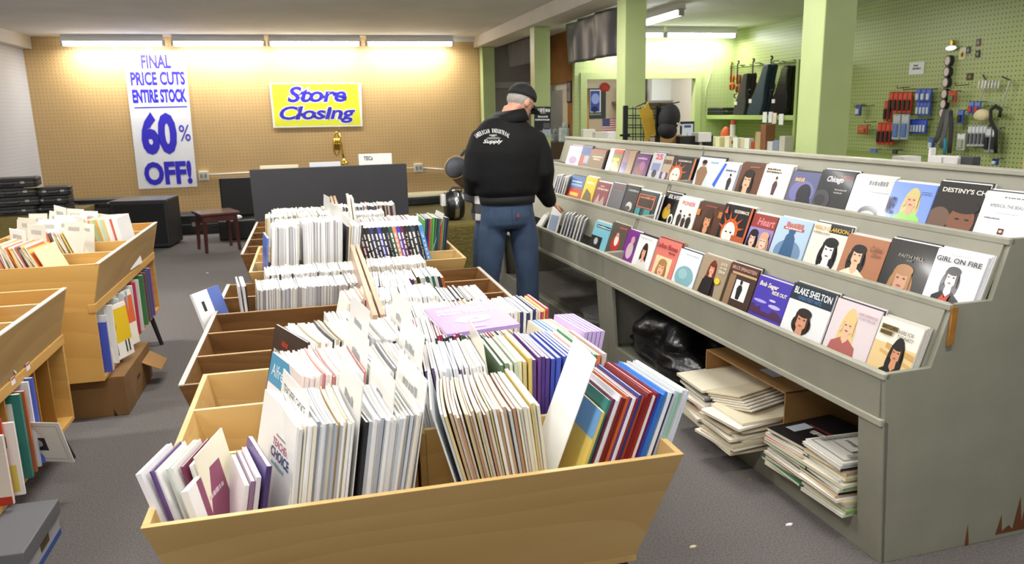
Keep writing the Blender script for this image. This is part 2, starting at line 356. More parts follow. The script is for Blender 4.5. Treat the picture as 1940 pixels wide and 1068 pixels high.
# trumpet hanging on the wall
def trumpet():
    t = thing('trumpet', 'brass trumpet hanging on the tan wall under the closing sign', 'trumpet', at_y(648, 310, YB - .12))
    o = t.location; br = mat('#c9a647', .22, .95)
    def P(u, v): return at_y(u, v, YB - .12) - o
    MB().tube([P(643, 252), P(646, 270), P(649, 290), P(651, 300)], [.012, .013, .016, .02], 10).tube([P(651, 300), P(652, 305), P(653, 308), P(654, 311)], [.02, .03, .045, .065], 14).build('bell', br, t, smooth=True)
    loop = [P(638 + 6 * math.cos(a), 272 + 22 * math.sin(a)) for a in [i * math.pi / 8 for i in range(17)]]
    MB().tube(loop, .012).build('tubing', br, t, smooth=True)
    for du in (0, 4, 8): MB().cyl(P(634 + du, 262), P(634 + du, 284), .016).build('valve', br, t, smooth=True)
    MB().tube([P(642, 252), P(643, 246)], [.008, .02]).build('mouthpiece', mat('#d8d4c8', .2, .9), t)
    MB().cyl(P(643, 243), P(643, 243) + Vector((0, .13, 0)), .008).build('hook', mat('#c8c8c8', .3, .8), t)
trumpet()
# black cloths hanging under the beam
def cloth(label, x, ya, yb, ztop, za, zb, amp, col, sheen, name='cloth_banner'):
    mb = MB(); n, m = 40, 14; rows = []
    for j in range(m + 1):
        r = []
        for i in range(n + 1):
            t = i / n; y = ya + (yb - ya) * t; zt = ztop; zbm = za + (zb - za) * t; s = j / m
            z = zt + (zbm - zt) * s
            sag = abs(math.sin(2.5 * math.pi * t)) ** .8
            fx = amp * (math.sin(14 * t + .8 * s) * .5 + math.sin(31 * t + 1.7 + s) * .3 * (.4 + s) + .5 * sag * math.sin(5 * s + 7 * t) * (1 - s))
            r.append((x + fx, y + .02 * math.sin(5 * s) * (1 - t), z))
        rows.append(r)
    vs = [p for r in rows for p in r]; w = n + 1
    mb.add(vs, [(j * w + i, j * w + i + 1, (j + 1) * w + i + 1, (j + 1) * w + i) for j in range(m) for i in range(n)])
    o = mb.build(name, mat(col, sheen, spec=.6), smooth=True, origin=(x, (ya + yb) / 2, min(za, zb)))
    s = o.modifiers.new('solid', 'SOLIDIFY'); s.thickness = .006
    tag(o, label, 'cloth')
pa = at_x(1072, 45, 3.04); pb = at_x(1168, 12, 3.04)
za = at_x(1078, 122, 3.04).z; zb = at_x(1167, 105, 3.04).z
cloth('shiny dark grey satin cloth draped under the beam beside the column', 3.04, pa.y, pb.y + .02, 2.585, za, zb, .05, '#4a4a4f', .42)
pa = at_x(964, 80, 3.04); pb = at_x(1004, 65, 3.04)
cloth('flat black cloth hanging under the beam behind a green column', 3.04, pa.y, pb.y - .1, 2.585, at_x(965, 129, 3.04).z, at_x(1003, 121, 3.04).z, .01, '#1d1d1f', .8)
# ---------------------------------------------------------------- books
_bk = {}
def book_geo(t, w, h, bend=0.0, k=None):
    """cover shell (spine at -y) and page block; x thickness, z height, origin bottom centre"""
    k = k or (5 if bend else 1); ct = min(.0011, t * .2)
    c = lambda y: bend * (y / (w / 2)) ** 2
    ys = [-w / 2 + w * i / k for i in range(k + 1)]
    def slab(d0, d1, z0, z1, ya=0.0, yb=0.0):
        vs = []; fs = []
        yy = ys[:]; yy[0] += ya; yy[-1] -= yb
        for y in yy: vs += [(c(y) + d0, y, z0), (c(y) + d1, y, z0), (c(y) + d1, y, z1), (c(y) + d0, y, z1)]
        for i in range(k):
            a = i * 4; b = a + 4
            fs += [(a, a + 1, b + 1, b), (a + 1, a + 2, b + 2, b + 1), (a + 2, a + 3, b + 3, b + 2), (a + 3, a, b, b + 3)]
        fs += [(3, 2, 1, 0), (k * 4, k * 4 + 1, k * 4 + 2, k * 4 + 3)]
        return vs, fs
    cov = MB(); cov.add(*slab(-t / 2, -t / 2 + ct, 0, h)); cov.add(*slab(t / 2 - ct, t / 2, 0, h))
    x0 = c(-w / 2); cov.box(x0 - t / 2, x0 + t / 2, -w / 2 - ct, -w / 2 + .0004, 0, h)
    pag = MB(); pag.add(*slab(-t / 2 + ct, t / 2 - ct, .001, h - .0012, .0005, .001))
    return cov, pag
def book_mesh(t, w, h, bend):
    key = (round(t, 4), round(w, 3), round(h, 3), round(bend, 3))
    if key not in _bk:
        cov, pag = book_geo(*key); r = []
        for nm, g in (('cover', cov), ('pages', pag)):
            me = bpy.data.meshes.new(nm); me.from_pydata(g.v, [], g.f); me.materials.append(None); r.append(me)
        _bk[key] = r
    return _bk[key]
PAGES = [mat('#f4f2ec', .8), mat('#ece8de', .8), mat('#f6f6f6', .8), mat('#e3dfd4', .8)]
def book(M, t, w, h, col, bend=0.0, label='', group=None, cat='book', name='songbook', rough=.35, page=None, coat=.0):
    a, b = book_mesh(t, w, h, bend)
    o = bpy.data.objects.new(name, a); COL.objects.link(o); o.matrix_world = M
    o.material_slots[0].link = 'OBJECT'; o.material_slots[0].material = mat(col, rough, coat=coat)
    p = bpy.data.objects.new('pages', b); COL.objects.link(p); p.parent = o
    p.material_slots[0].link = 'OBJECT'; p.material_slots[0].material = page or random.choice(PAGES)
    tag(o, label, cat, group)
    return o
STUFF = MB(); STUFF_COLS = []
def stuff_book(M, t, w, h, col, bend=0.0):
    cov, pag = book_geo(t, w, h, bend, 3 if bend else 1)
    for g, c in ((cov, col), (pag, random.choice(('#f4f2ec', '#ece8de', '#f6f6f6')))):
        if c not in STUFF_COLS: STUFF_COLS.append(c)
        STUFF.add([M @ Vector(p) for p in g.v], g.f, STUFF_COLS.index(c))
def pose(x, y, z, lean, yaw, pitch=0):
    return Matrix.Translation((x, y, z)) @ Matrix.Rotation(math.radians(yaw), 4, 'Z') @ Matrix.Rotation(math.radians(pitch), 4, 'X') @ Matrix.Rotation(math.radians(lean), 4, 'Y')
WHITES = ['#eeeeec', '#e6e4de', '#f2f2f0', '#d8d8d8', '#e9e6dc', '#c9cbd0', '#dedad0', '#f0ece4', '#b9bcc4', '#d4cfc0']
GREYS = WHITES + ['#8e9096', '#a8a49a', '#6b6c72', '#5a6480', '#b59a8e', '#8a6a9a', '#3a3a3e']
def fill(x0, x1, yc, z0, lean, yaw, w, h, tr, pal, indiv=None, group=None, bend=0.0, hv=.004, yv=.005, seq=None):
    x = x0; i = 0; n = max(1, (x1 - x0) / (sum(tr) / 2)); dl = math.radians(lean[1] - lean[0]) / n
    while x < x1:
        t = random.uniform(*tr); f = (x - x0) / max(x1 - x0, 1e-6)
        le = lean[0] + (lean[1] - lean[0]) * f + random.uniform(-.25, .25); ya = yaw[0] + (yaw[1] - yaw[0]) * f + random.uniform(-.5, .5)
        hh = h + random.choice((0, 0, 0, -.006, .006, -hv, hv * .5)); c = (seq[i % len(seq)] if seq else random.choice(pal)); i += 1
        M = pose(x + t / 2, yc + random.uniform(-yv, yv), z0, le, ya)
        b = bend * (1 - .6 * f)
        if indiv: book(M, round(t, 3), w, round(hh, 3), c, round(b, 3), '%s songbook, %s from left in %s' % (hue(c), nth(i), indiv), group)
        else: stuff_book(M, t, w, hh, c, b)
        x += t * 1.04 / math.cos(math.radians(le)) + h * max(0, -dl)
    return i
def card(x, yc, z0, lean, yaw, w, h, label, col='#ecebe6', items=None, name='divider_card'):
    M = pose(x, yc, z0, lean, yaw)
    o = MB().box(-.0012, .0012, -w / 2, w / 2, 0, h).build(name, mat(col, .3)); o.matrix_world = M; tag(o, label, 'divider card', 'divider cards between the songbooks')
    if items: art('handwriting', items, (-.0014, w / 2, 0), (0, -w, 0), (0, 0, h), o)
    return o
# ---------------------------------------------------------------- central browser bins
def bin_unit(label, x0, x1, y0, y1, zt, rows, wm, em, fl=.08, dep=.325, ridge=None, base=True, center=.2, edge=None):
    t = thing('browser_bin', label, 'display bin', ((x0 + x1) / 2, y0 + .1, 0)); O = t.location; zb = zt - dep; th = .016
    def B(mb, nm, m, bev=.0015): return mb.build(nm, m, t, origin=O, bevel=bev)
    ff = .10; yb0 = y0 + ff
    # end panels
    B(MB().hexa([(x0 + fl, yb0, zb), (x1 - fl, yb0, zb), (x1 - fl, yb0 + th, zb), (x0 + fl, yb0 + th, zb), (x0, y0, zt), (x1, y0, zt), (x1, y0 + th, zt), (x0, y0 + th, zt)]), 'front_panel', wm)
    B(MB().hexa([(x0 + fl, y1 - th, zb), (x1 - fl, y1 - th, zb), (x1 - fl, y1, zb), (x0 + fl, y1, zb), (x0, y1 - th, zt), (x1, y1 - th, zt), (x1, y1, zt), (x0, y1, zt)]), 'back_panel', wm)
    for s in (0, 1):
        xa, xb, d = (x0, x0 + fl, th) if s == 0 else (x1, x1 - fl, -th)
        p = B(MB().hexa([(xb, yb0 + th, zb), (xb + d, yb0 + th, zb), (xb + d, y1 - th, zb), (xb, y1 - th, zb), (xa, y0 + th, zt), (xa + d, y0 + th, zt), (xa + d, y1 - th, zt), (xa, y1 - th, zt)]), 'side_panel', wm)
        if edge: MB().box(min(xa, xa + d) - .001, max(xa, xa + d) + .001, y0, y1, zt - .002, zt + .003).build('edge_strip', edge, p, origin=O)
    B(MB().box(x0 + fl, x1 - fl, yb0, y1, zb - .02, zb), 'bottom', wm)
    n = rows; stp = (y1 - y0) / n
    for i in range(1, n):
        y = y0 + stp * i
        for a, b, sg in ((x0 + .016, center - .02, 0), (center + .02, x1 - .016, 1)):
            a2, b2 = (a + fl, b) if sg == 0 else (a, b - fl)
            p = B(MB().hexa([(a2, y, zb), (b2, y, zb), (b2, y + .012, zb), (a2, y + .012, zb), (a, y, zt - .004), (b, y, zt - .004), (b, y + .012, zt - .004), (a, y + .012, zt - .004)]), 'divider', wm)
            MB().box(a, b, y - .0005, y + .0125, zt - .004, zt - .0015).build('edge_strip', em, p, origin=O)
    zr = ridge or (zt - .01)
    rm = wood('#c4a68b', '#a98970', 'Y', 5) if ridge else wm
    for a in (center - .024, center + .004):
        B(MB().box(a, a + .02, y0 + (stp if not ridge else .03), y1 - .02, zb, zr), 'center_board', rm)
    B(MB().box(x0 + fl + .06, x1 - fl - .06, yb0 + .05, y1 - .06, .02, zb - .02), 'pedestal', wm)
    for xx in (x0 + fl + .02, x1 - fl - .06):
        for yy in (yb0 + .01, y1 - .05): B(MB().box(xx, xx + .04, yy, yy + .04, 0, zb - .02), 'leg', mat('#2a2622', .5))
    return t
honey = wood('#d4b172', '#bf9654', 'X', 2.2); honey_e = mat('#d9c08c', .5, noise=.1, scale=30)
oak = wood('#80592e', '#5a3a18', 'X', 4); oak_e = mat('#b08a58', .5)
grey_e = mat('#b5aca2', .5)
bin_unit('light honey wood songbook bin nearest the camera', -.41, .85, 1.64, 2.67, .75, 3, honey, honey_e, center=.225)
bin_unit('dark brown wood songbook bin right behind the near light bin', -.50, .91, 2.72, 4.38, .70, 5, oak, oak_e, ridge=.885, center=.195, edge=grey_e)
bin_unit('light wood songbook bin holding a row of black-spined books', -.385, .84, 4.41, 5.29, .755, 3, honey, honey_e, center=.22)
bin_unit('dark wood songbook bin farthest away, before the charcoal panel', -.505, .89, 5.34, 6.96, .70, 5, oak, oak_e, ridge=.9, center=.15, edge=grey_e)
GL = 'songbooks in the near bin'
Z1 = .555
# near bin, first row, left cell
R1 = ['the left bunch of the front left row', 'the middle bunch of the front left row', 'the right bunch of the front left row']
fill(-.165, -.02, 1.868, Z1, (9, 9), (12, 7), .27, .345, (.004, .010), ['#e8e8e8', '#dcdcdc', '#c8ccd4', '#b4b8c0', '#efe9d6', '#d9cf9e', '#c9a86a', '#9aa0ac', '#f4f4f2', '#f0f0f0'], R1[0], GL, bend=.006)
fill(.0, .07, 1.868, Z1, (9, 10), (8, 6), .27, .34, (.004, .008), ['#7e2430', '#9c3a44', '#e8e8e8', '#dcdcdc', '#2e2e32', '#f0f0f0', '#b4b8c0'], R1[1], GL, bend=.006)
fill(.075, .125, 1.868, Z1, (10, 11), (6, 6), .27, .345, (.004, .009), ['#e9e2d6', '#c8d0dc', '#dcc9c9', '#eceae4', '#b9b6b0'], R1[2], GL, bend=.003)
def cover_book(M, t, w, h, col, items, label, group=None, name='songbook', bend=0.0, coat=.0, side=-1, rough=.3, page=None):
    """songbook whose front cover (facing local -x, or +x) carries print"""
    o = book(M, t, w, h, col, bend, label, group, name=name, coat=coat, rough=rough, page=page)
    if items:
        if side < 0: art('cover_print', items, (-t / 2 - .0002 + bend * .3, w / 2, 0), (0, -w, 0), (0, 0, h), o, coat=coat, rough=rough)
        else: art('cover_print', items, (t / 2 + .0002, -w / 2, 0), (0, w, 0), (0, 0, h), o, coat=coat, rough=rough)
    return o
cover_book(pose(-.182, 1.87, Z1, 13, 19), .022, .28, .35, '#f3f3f1', [bold('TEACHERS', .42, .70, .88, .755, '#b06080'), bold('CHOICE', .40, .62, .9, .69, '#3f4f86'), ('t', 'for piano', .45, .57, .8, .60, '#7fb0c8'), ('t', 'selected and edited', .5, .78, .75, .795, '#8a8a8a')],
           "thick white TEACHERS CHOICE book at the left end of the near bin's front row")
cover_book(pose(-.222, 1.80, Z1, 11, 16), .012, .2, .27, '#4a3a6e', [('r', 0, 0, 1, 1, '#6a5a92'), ('r', .1, .2, .9, .8, '#7d72a6')], 'small violet booklet leaning on the thick white teachers book', GL)
for i, c in enumerate(('#d8d2da', '#8b6f8c', '#e6e2e4')):
    book(pose(-.238 - .012 * i, 1.79, Z1, 11, 14), .01, .19, .25 - .008 * i, c, 0, 'thin %s booklet, %s left of the small violet booklet' % (hue(c), nth(i + 1)), GL)
card(-.152, 1.9, Z1, 11, 15, .26, .395, 'white divider card lettered Teachers Choice', items=[('t', 'TEACHERS CHOICE', .1, .86, .9, .92, '#2b2b2b')])
card(-.008, 1.87, Z1, 9, 8, .27, .43, 'white divider card splitting the front left row in the middle', items=[('t', 'Level', .3, .8, .7, .86, '#9a9a9a')])
card(.072, 1.89, Z1, 9, 8, .26, .42, 'white divider card with a barcode sticker in front left row', items=[('r', .35, .74, .6, .84, '#8f8f8f')])
card(.137, 1.87, Z1, 10, 8, .27, .425, 'white divider card with pencil writing at the right end of front left row', items=[('t', 'Grade 3', .25, .84, .75, .9, '#9b9b9b'), ('t', 'solos', .3, .74, .7, .8, '#9b9b9b')])
# leaning loose books at the far left of the front row
for i, (x, le, c, t) in enumerate(((-.352, -14, '#e9e7ea', .012), (-.338, -12, '#5b3f7a', .005), (-.330, -13, '#f0efee', .01), (-.314, -11, '#cfd6cf', .006), (-.305, -12, '#efece8', .012), (-.288, -11, '#7a3450', .006), (-.278, -9, '#ebe9e6', .01))):
    book(pose(x + .022, 1.79 + .01 * i, .575, le - 2, -14), t, .16, .27 - .004 * i, c, 0, '%s loose %s booklet from left, tilted at the near bin corner' % (nth(i + 1), hue(c)), 'loose booklets at the left corner')
cover_book(pose(-.258, 1.775, .565, -12, -16), .016, .17, .23, '#efeeec', [('r', .25, 0, 1, 1, '#8d4a66'), ('t', 'MORNING FAVORITES', .4, .72, .9, .77, '#d8c0cc')], 'white booklet with a plum cover face at the near bin corner', side=1)
cover_book(pose(-.238, 1.84, .565, -11, -14), .004, .17, .28, '#efe9cf', [], 'cream folded booklet behind the plum booklet at the near bin corner')
# front row, right cell A and B
R2 = 'the cream bunch of the front right row'
fill(.35, .50, 1.868, Z1, (-14, -7), (-7, 0), .275, .335, (.004, .0075), ['#e9e4d4', '#d8c690', '#f0eee8', '#c9a987', '#dcd6c6', '#b98e6e', '#e4e2dc', '#cfd6da'], R2, GL, bend=.004)
fill(.50, .527, 1.868, Z1, (-7, -6), (0, 0), .275, .335, (.005, .008), ['#d9c27a', '#e8e2cc', '#cbb684', '#eee'+'be4'], 'the yellowish end of the front right row', GL)
cover_book(pose(.342, 1.87, Z1, -15, -7), .004, .28, .36, '#dfe3e6', [], 'pale plastic sheet leaning against the center of the front right row')
o = card(.545, 1.86, .66, 20, -4, .21, .345, 'large plain white card leaning in the front right row', col='#f4f5f8')
R3 = 'the right-leaning bunch of the near bin'
cover_book(pose(.56, 1.86, Z1, 20, 2), .008, .26, .31, '#e2c765', [('r', 0, .75, 1, 1, '#6fa3d6'), ('r', .3, .3, .34, .5, '#7a6630'), ('r', .4, .2, .44, .4, '#7a6630')], 'yellow and blue songbook beside the large plain white card')
seq = ['#3f8a80', '#6a2a4c', '#e9e9ec', '#e4e4ea', '#8a2a2a', '#7a2222', '#c2602e', '#5b2f6e', '#e6e6ea', '#9a2c2c', '#2f3f86', '#b5512c', '#7a1f24', '#a32a2a', '#e9e4e6', '#8a1f2a', '#34429c', '#2f6fc0', '#3b7fd0', '#e6eaf0', '#23305e', '#c9ccd6', '#8fb8a8', '#d0d0d6', '#e6e6ea', '#c8d2e0']
fill(.57, .785, 1.872, Z1 + .005, (20, 20), (2, 5), .27, .335, (.006, .0095), [], R3, GL, seq=seq)
# second row
Z2 = .565
R4 = ['the left bunch of the second left row','the right bunch of the second left row']
fill(-.16, .03, 2.19, Z2, (9, 8), (14, 7), .27, .345, (.004, .010), ['#f0f0ee', '#e8d9d6', '#ecdcd8', '#f2f2f2', '#f0eeea', '#e2ddd2', '#eee8dc', '#ecdcd8', '#e6d6d2', '#f0f0ee', '#c87a7a'], R4[0], GL, bend=.006)
fill(.05, .175, 2.19, Z2, (8, 8), (8, 5), .27, .34, (.004, .010), WHITES + ['#8e9096'], R4[1], GL, bend=.003)
cover_book(pose(-.185, 2.18, Z2, 14, 20), .012, .27, .35, '#f4f4f4', [('r', 0, .75, .75, 1, '#4f9ac0'), ('t', "Alfred's", .08, .82, .66, .93, '#e6f4fa'), ('r', .8, .3, .9, .9, '#c03040')], "white and blue Alfred's book at the left end of the second row")
card(.035, 2.2, Z2, 8, 9, .27, .43, 'white divider card in the second left row, left of two', items=[('t', 'Early', .3, .8, .7, .86, '#a0a0a0')])
card(.186, 2.2, Z2, 9, 7, .27, .43, 'white divider card in the second left row, next to center board', items=[('t', 'Inter', .3, .8, .7, .86, '#a0a0a0')])
R5 = 'the white part of the second right row'
fill(.275, .475, 2.19, Z2, (-10, -7), (-6, -2), .275, .33, (.005, .010), ['#f4f4f2', '#e9ecf2', '#f0eee8', '#6a5a82', '#efefef', '#f2f2f0', '#f4f4f4', '#d9dde6'], R5, GL)
card(.485, 2.2, Z2, -7, -2, .27, .40, 'cream divider card in the second right row', col='#e4dfcf')
seq = ['#5f7a5e', '#7a8f6a', '#d8dac8', '#b9c4a8', '#e2dcb8', '#cbb878', '#d6bd6a', '#5a3f7a', '#6a3f86', '#4f3a7e', '#5b3f8c', '#4a58b4', '#4f5fc0', '#3f52b0', '#5568c4', '#4a5cc0', '#d9dce2', '#d47a48', '#e6e6e6', '#3f8a52', '#52a064', '#d9794a', '#c4b8b0', '#d8773f']
fill(.495, .745, 2.19, Z2, (-3, 9), (0, 3), .275, .33, (.009, .013), [], 'the coloured part of the second right row', GL, seq=seq)
# third row
R6 = 'songbook with dark cover edges packed in the third left row of near bin'
fill(-.155, .055, 2.51, Z2, (10, 8), (16, 8), .27, .345, (.004, .009), ['#f0f0ee', '#f4f4f2', '#2e2e30', '#e8e6e0', '#f2f2f0', '#c0b090', '#dadde6', '#eeeeee'], None, None, bend=.007)
fill(.07, .18, 2.51, Z2, (8, 8), (8, 5), .27, .34, (.005, .010), WHITES, None, None, bend=.003)
cover_book(pose(-.178, 2.50, Z2, 13, 22), .01, .28, .35, '#3a2c28', [('r', 0, .52, 1, 1, '#3a2c28'), ('r', 0, 0, 1, .52, '#8a5a96'), bold('PIANO LITERATURE', .08, .7, .9, .78, '#e8e4e0'), ('t', 'Hits', .3, .84, .5, .9, '#b03a30'), bold('6', .7, .12, .95, .36, '#efe6f2')], 'brown and purple piano literature book, volume 6, in the third left row')
card(.06, 2.52, Z2, 8, 9, .27, .43, 'white divider card in the third left row, left of two', items=[('t', 'Solo', .3, .8, .7, .86, '#a0a0a0')])
card(.19, 2.52, Z2, 9, 6, .27, .44, 'white divider card in the third left row, next to center board', items=[('t', 'Duet', .3, .8, .7, .86, '#a0a0a0')])
R7 = 'white-topped songbook with dark spine packed in the third right row of near bin'
fill(.275, .47, 2.51, Z2, (-10, -7), (-5, -2), .275, .33, (.006, .011), ['#a8325a', '#2e4a3c', '#2a2e38', '#f0f0f0', '#e6e6ea', '#7a3a4e', '#3f5f4a', '#f4f4f2'], None, None)
card(.335, 2.46, Z2, -9, -4, .2, .36, 'white divider card in the third right row', col='#dcdddd')
fill(.50, .64, 2.51, Z2, (-5, 2), (0, 3), .275, .26, (.006, .010), ['#3f7a5a', '#c8473a', '#e8e2c8', '#d85a3a', '#2e5a4a', '#e6d9a8', '#f0e6d0'], None, None)
# lavender theory book lying on top
th = [('r', 0, 0, 1, 1, '#b79ad6'), ('t', 'Music On', .12, .78, .8, .9, '#e6dcf2'), bold('Music Theory!', .1, .62, .92, .74, '#e6dcf2'), ('e', .5, .4, .26, .12, '#f4f0fa'), ('t', 'Vol 1', .42, .38, .58, .43, '#8f78b0'), ('t', '101', .42, .1, .58, .17, '#ddd0ee')]
Mb = Matrix.Translation((.36, 2.50, .905)) @ Matrix.Rotation(math.radians(10), 4, 'Z') @ Matrix.Rotation(math.radians(7), 4, 'X') @ Matrix.Rotation(math.radians(90), 4, 'Y')
o = book(Mb, .012, .24, .26, '#b79ad6', 0, 'lavender music theory book lying flat on top of the third row', name='theory_book')
art('cover_print', th, (-.0065, -.12, 0), (0, 0, .26), (0, .24, 0), o)
for i in range(5):
    book(pose(.77 + .0125 * i, 2.44, .585, 10 + i * .5, 6), .012, .25, .30, '#c8b0e2', 0, 'lavender songbook standing in the third right row', 'lavender songbooks')
for i, c in enumerate(('#e9e3cf', '#5a94d8', '#86b4e6', '#d8dcc0', '#eeeee6', '#e0c8a0')):
    book(pose(.685 + .0135 * i, 2.46, .575, 8 + i * .4, 5), .012, .25, .29, c, 0, 'pastel songbook standing between the lavender ones and the theory book', 'pastel songbooks')
# dark bin behind: left rows
zz = .50
fill(-.02, .165, 2.90, zz, (6, 5), (6, 4), .25, .34, (.003, .006), WHITES + ['#cfe0f0', '#e8dca8', '#c8d8c0', '#d8c8dc'])
fill(-.10, .0, 2.90, zz, (16, 10), (8, 6), .25, .30, (.004, .007), ['#e8c848', '#3a3a3a', '#e9e6dc', '#d0c8b8', '#8fb09a', '#c85a4a'])
fill(.0, .17, 3.235, zz, (14, 5), (5, 4), .25, .36, (.004, .007), ['#e2d9c8', '#d8c8b0', '#ead8d0', '#c8a8a0', '#f0ece2', '#a83a4a', '#d0d8d0'])
card(-.03, 3.23, zz, 24, 8, .25, .37, 'cream divider card leaning in the dark bin left of the ridge', col='#dcd6c4')
cover_book(pose(-.20, 2.93, zz, 36, 10), .014, .27, .33, '#26282c', [('r', .0, .0, 1, .78, '#52b8c4'), ('r', 0, .78, 1, 1, '#26282c'), bold('Jazz Pieces', .1, .83, .8, .93, '#e8e8e8'), ('e', .7, .5, .2, .1, '#e0a040')], 'teal and black songbook leaning across the dark bin')
fill(-.33, .165, 3.88, zz - .005, (4, 5), (6, 2), .25, .295, (.004, .009), ['#e6e6e4', '#d8d8d8', '#b8b8bc', '#f0f0ee', '#c8c8c8', '#9a9aa0', '#e2ddd0', '#ccd0d8'])
for i, (x, le, c, t) in enumerate(((-.375, -3, '#d8d8da', .008), (-.362, -2, '#e6e6e8', .012), (-.346, -3, '#3a3a3e', .006))):
    book(pose(x, 3.86, zz, le, 8), t, .25, .32, c, .0, 'grey songbook standing apart at the left end of the long row', 'songbooks in the dark bin')
cover_book(pose(-.468, 3.74, .58, -18, -28), .012, .2, .24, '#f0f0ee', [('r', .55, 0, 1, 1, '#5a70b4'), ('r', .2, .6, .3, .8, '#333333'), ('r', .15, .2, .4, .3, '#333333')], 'white and blue book tilting out over the left edge of dark bin', side=1)
fill(-.31, .165, 4.21, zz - .005, (5, 5), (5, 2), .25, .30, (.004, .009), WHITES + ['#3a3a3e'])
# dark bin: right rows
cols = ['#f2f2f0', '#ececea', '#e6e6e8', '#f4f4f2', '#dcdcda', '#3a3a40', '#e9e4da']
fill(.24, .52, 2.90, zz, (-9, -6), (-4, -1), .255, .355, (.006, .012), cols)
fill(.53, .80, 2.90, zz, (-5, 6), (0, 2), .255, .345, (.007, .013), ['#f2f2f0', '#e8d8c8', '#c84a5a', '#2e3a6a', '#e2d45a', '#f0eee6', '#eae6da'])
fill(.24, .50, 3.235, zz, (-9, -6), (-4, -1), .255, .355, (.006, .012), cols)
card(.40, 3.24, zz, -14, -3, .25, .375, 'cream divider card in the dark bin right of the ridge', col='#e0dac8')
fill(.51, .68, 3.235, zz, (-5, -2), (0, 0), .255, .33, (.006, .012), cols)
fill(.24, .44, 3.55, zz, (-9, -7), (-4, -1), .255, .34, (.006, .012), cols)
seq = ['#2a2a2e', '#b8602e', '#3a3a3e', '#c8c8c8', '#e0dcd0', '#5a3a8a', '#26262a', '#2a2e38', '#3a3a3e', '#9aa0a8', '#5a8ae0', '#2a2a2e', '#e6e6e6', '#26262a', '#8a3a6a', '#5a2f8a', '#dcdce0', '#a83a72', '#4a3aa0', '#c8b050', '#2e2e32', '#e4e4e0', '#d8d4c8', '#2e6a52', '#e8e8e4', '#2e6a58', '#e6e6e6']
fill(.24, .64, 3.88, zz, (-14, -11), (-2, 0), .25, .30, (.011, .015), [], 'the right row behind the wooden ridge', 'dark-spined songbooks behind the ridge', seq=seq)
fill(.24, .60, 4.21, zz, (-12, -9), (-2, 0), .25, .31, (.006, .012), ['#e0dcd0', '#e8e4da', '#d8d2c0', '#f0eee8'])
for i in range(4):
    book(Matrix.Translation((.60, 3.47, .69 + .008 * i)) @ Matrix.Rotation(.3 + .05 * i, 4, 'Z') @ Matrix.Rotation(math.pi / 2, 4, 'Y'), .008, .2, .14, ('#e8e8e6', '#3f6a5a', '#e6e6e2', '#d8d8d6')[i], 0, 'small booklet lying in a loose pile on the dark bin rows', 'loose pile of booklets')
# light bin three
spines = [('#202024', ''), ('#1e1e22', ''), ('#5a2438', ''), ('#1c1c20', 'BEST OF'), ('#2a2a30', ''), ('#3a3f6a', 'THE 70S'), ('#26262c', ''), ('#4a4ab0', ''), ('#1e2230', 'THE 90S'), ('#22262e', '100 years of Popular'), ('#2e5a4a', ''), ('#e0906a', ''), ('#5044b0', ''), ('#6a2a5a', ''), ('#24241e', 'The Fifties'), ('#2a2c30', ''), ('#3a4450', ''), ('#1e1e20', '100 years of Popular Music'), ('#4f92dc', '2000s')]
x = .255
for i, (c, s) in enumerate(spines):
    t = .024 if i == len(spines) - 1 else random.uniform(.018, .023); M = pose(x + t / 2, 4.60, .58, -12, 0)
    o = book(M, t, .26, .385, c, 0, ('wide light blue 2000s songbook at the right end of the black-spined row' if i == len(spines) - 1 else '%s popular songbook, %s from left in the black-spined row' % (hue(c), nth(i + 1)) if not s else ['%s popular songbook, %s from left in the black-spined row' % (hue(c), nth(i + 1)), 'dark songbook lettered %s, %s in its row' % (s, nth(i + 1))][s not in BLUR]), 'black-spined songbooks')
    art('spine_print', [('t', s or random.choice(('Songs', 'Hits', 'Music')), .1, .22, .9, .78, '#e8e6e0')], (t / 2, -.1315, .35), (0, 0, -.3), (-t, 0, 0), o) if False else None
    sp = s or random.choice(('Great Songs', 'Piano Hits', 'Easy Play', 'Top Tunes'))
    art('spine_print', [('t', sp, .05, .25, .95, .75, '#e8e6e0')], (-t * .5, -.1316, .36), (0, 0, -.26), (t, 0, 0), o)
    x += t * 1.05
fill(-.29, -.14, 4.57, .58, (5, 3), (4, 3), .27, .41, (.005, .010), ['#e6e6e4', '#d8d8d8', '#c8c8c8', '#b0b0b4', '#f0f0ee'], 'the left tall scores of the light bin', 'tall scores in the light bin')
fill(-.11, .10, 4.57, .58, (3, 4), (4, 3), .27, .43, (.005, .011), ['#e6e6e4', '#d8d8d8', '#c0c0c2', '#a8a8ac', '#f0f0ee'], 'the middle tall scores of the light bin', 'tall scores in the light bin')
fill(.11, .18, 4.57, .58, (6, 8), (6, 6), .27, .40, (.006, .012), ['#e6e6e4', '#d8c8a0', '#c8c8c8', '#3a3a40'], None)
cover_book(pose(-.325, 4.6, .58, 6, 8), .01, .26, .35, '#5a7ac8', [('r', .1, .2, .9, .8, '#4a62b0')], 'bright blue songbook at the left end of the tall grey scores')
fill(.25, .62, 4.98, .58, (-10, -6), (0, 0), .26, .36, (.006, .011), ['#7a4a4a', '#5a4a6a', '#3a3a44', '#c83a4a', '#6a7a8a', '#e0e0e0', '#8a6a5a'])
fill(.63, .76, 4.98, .58, (4, 8), (0, 4), .26, .36, (.008, .012), ['#5aa04a', '#c83a3a', '#2e3a5a', '#4a7ac8', '#e6e6e6', '#3a6a4a', '#2a2a2e'])
fill(-.28, .18, 4.98, .58, (4, 4), (3, 3), .26, .37, (.005, .010), WHITES)
card(.64, 4.95, .58, 20, 4, .22, .41, 'translucent grey divider card leaning in the light bin', col='#c4c6c4')
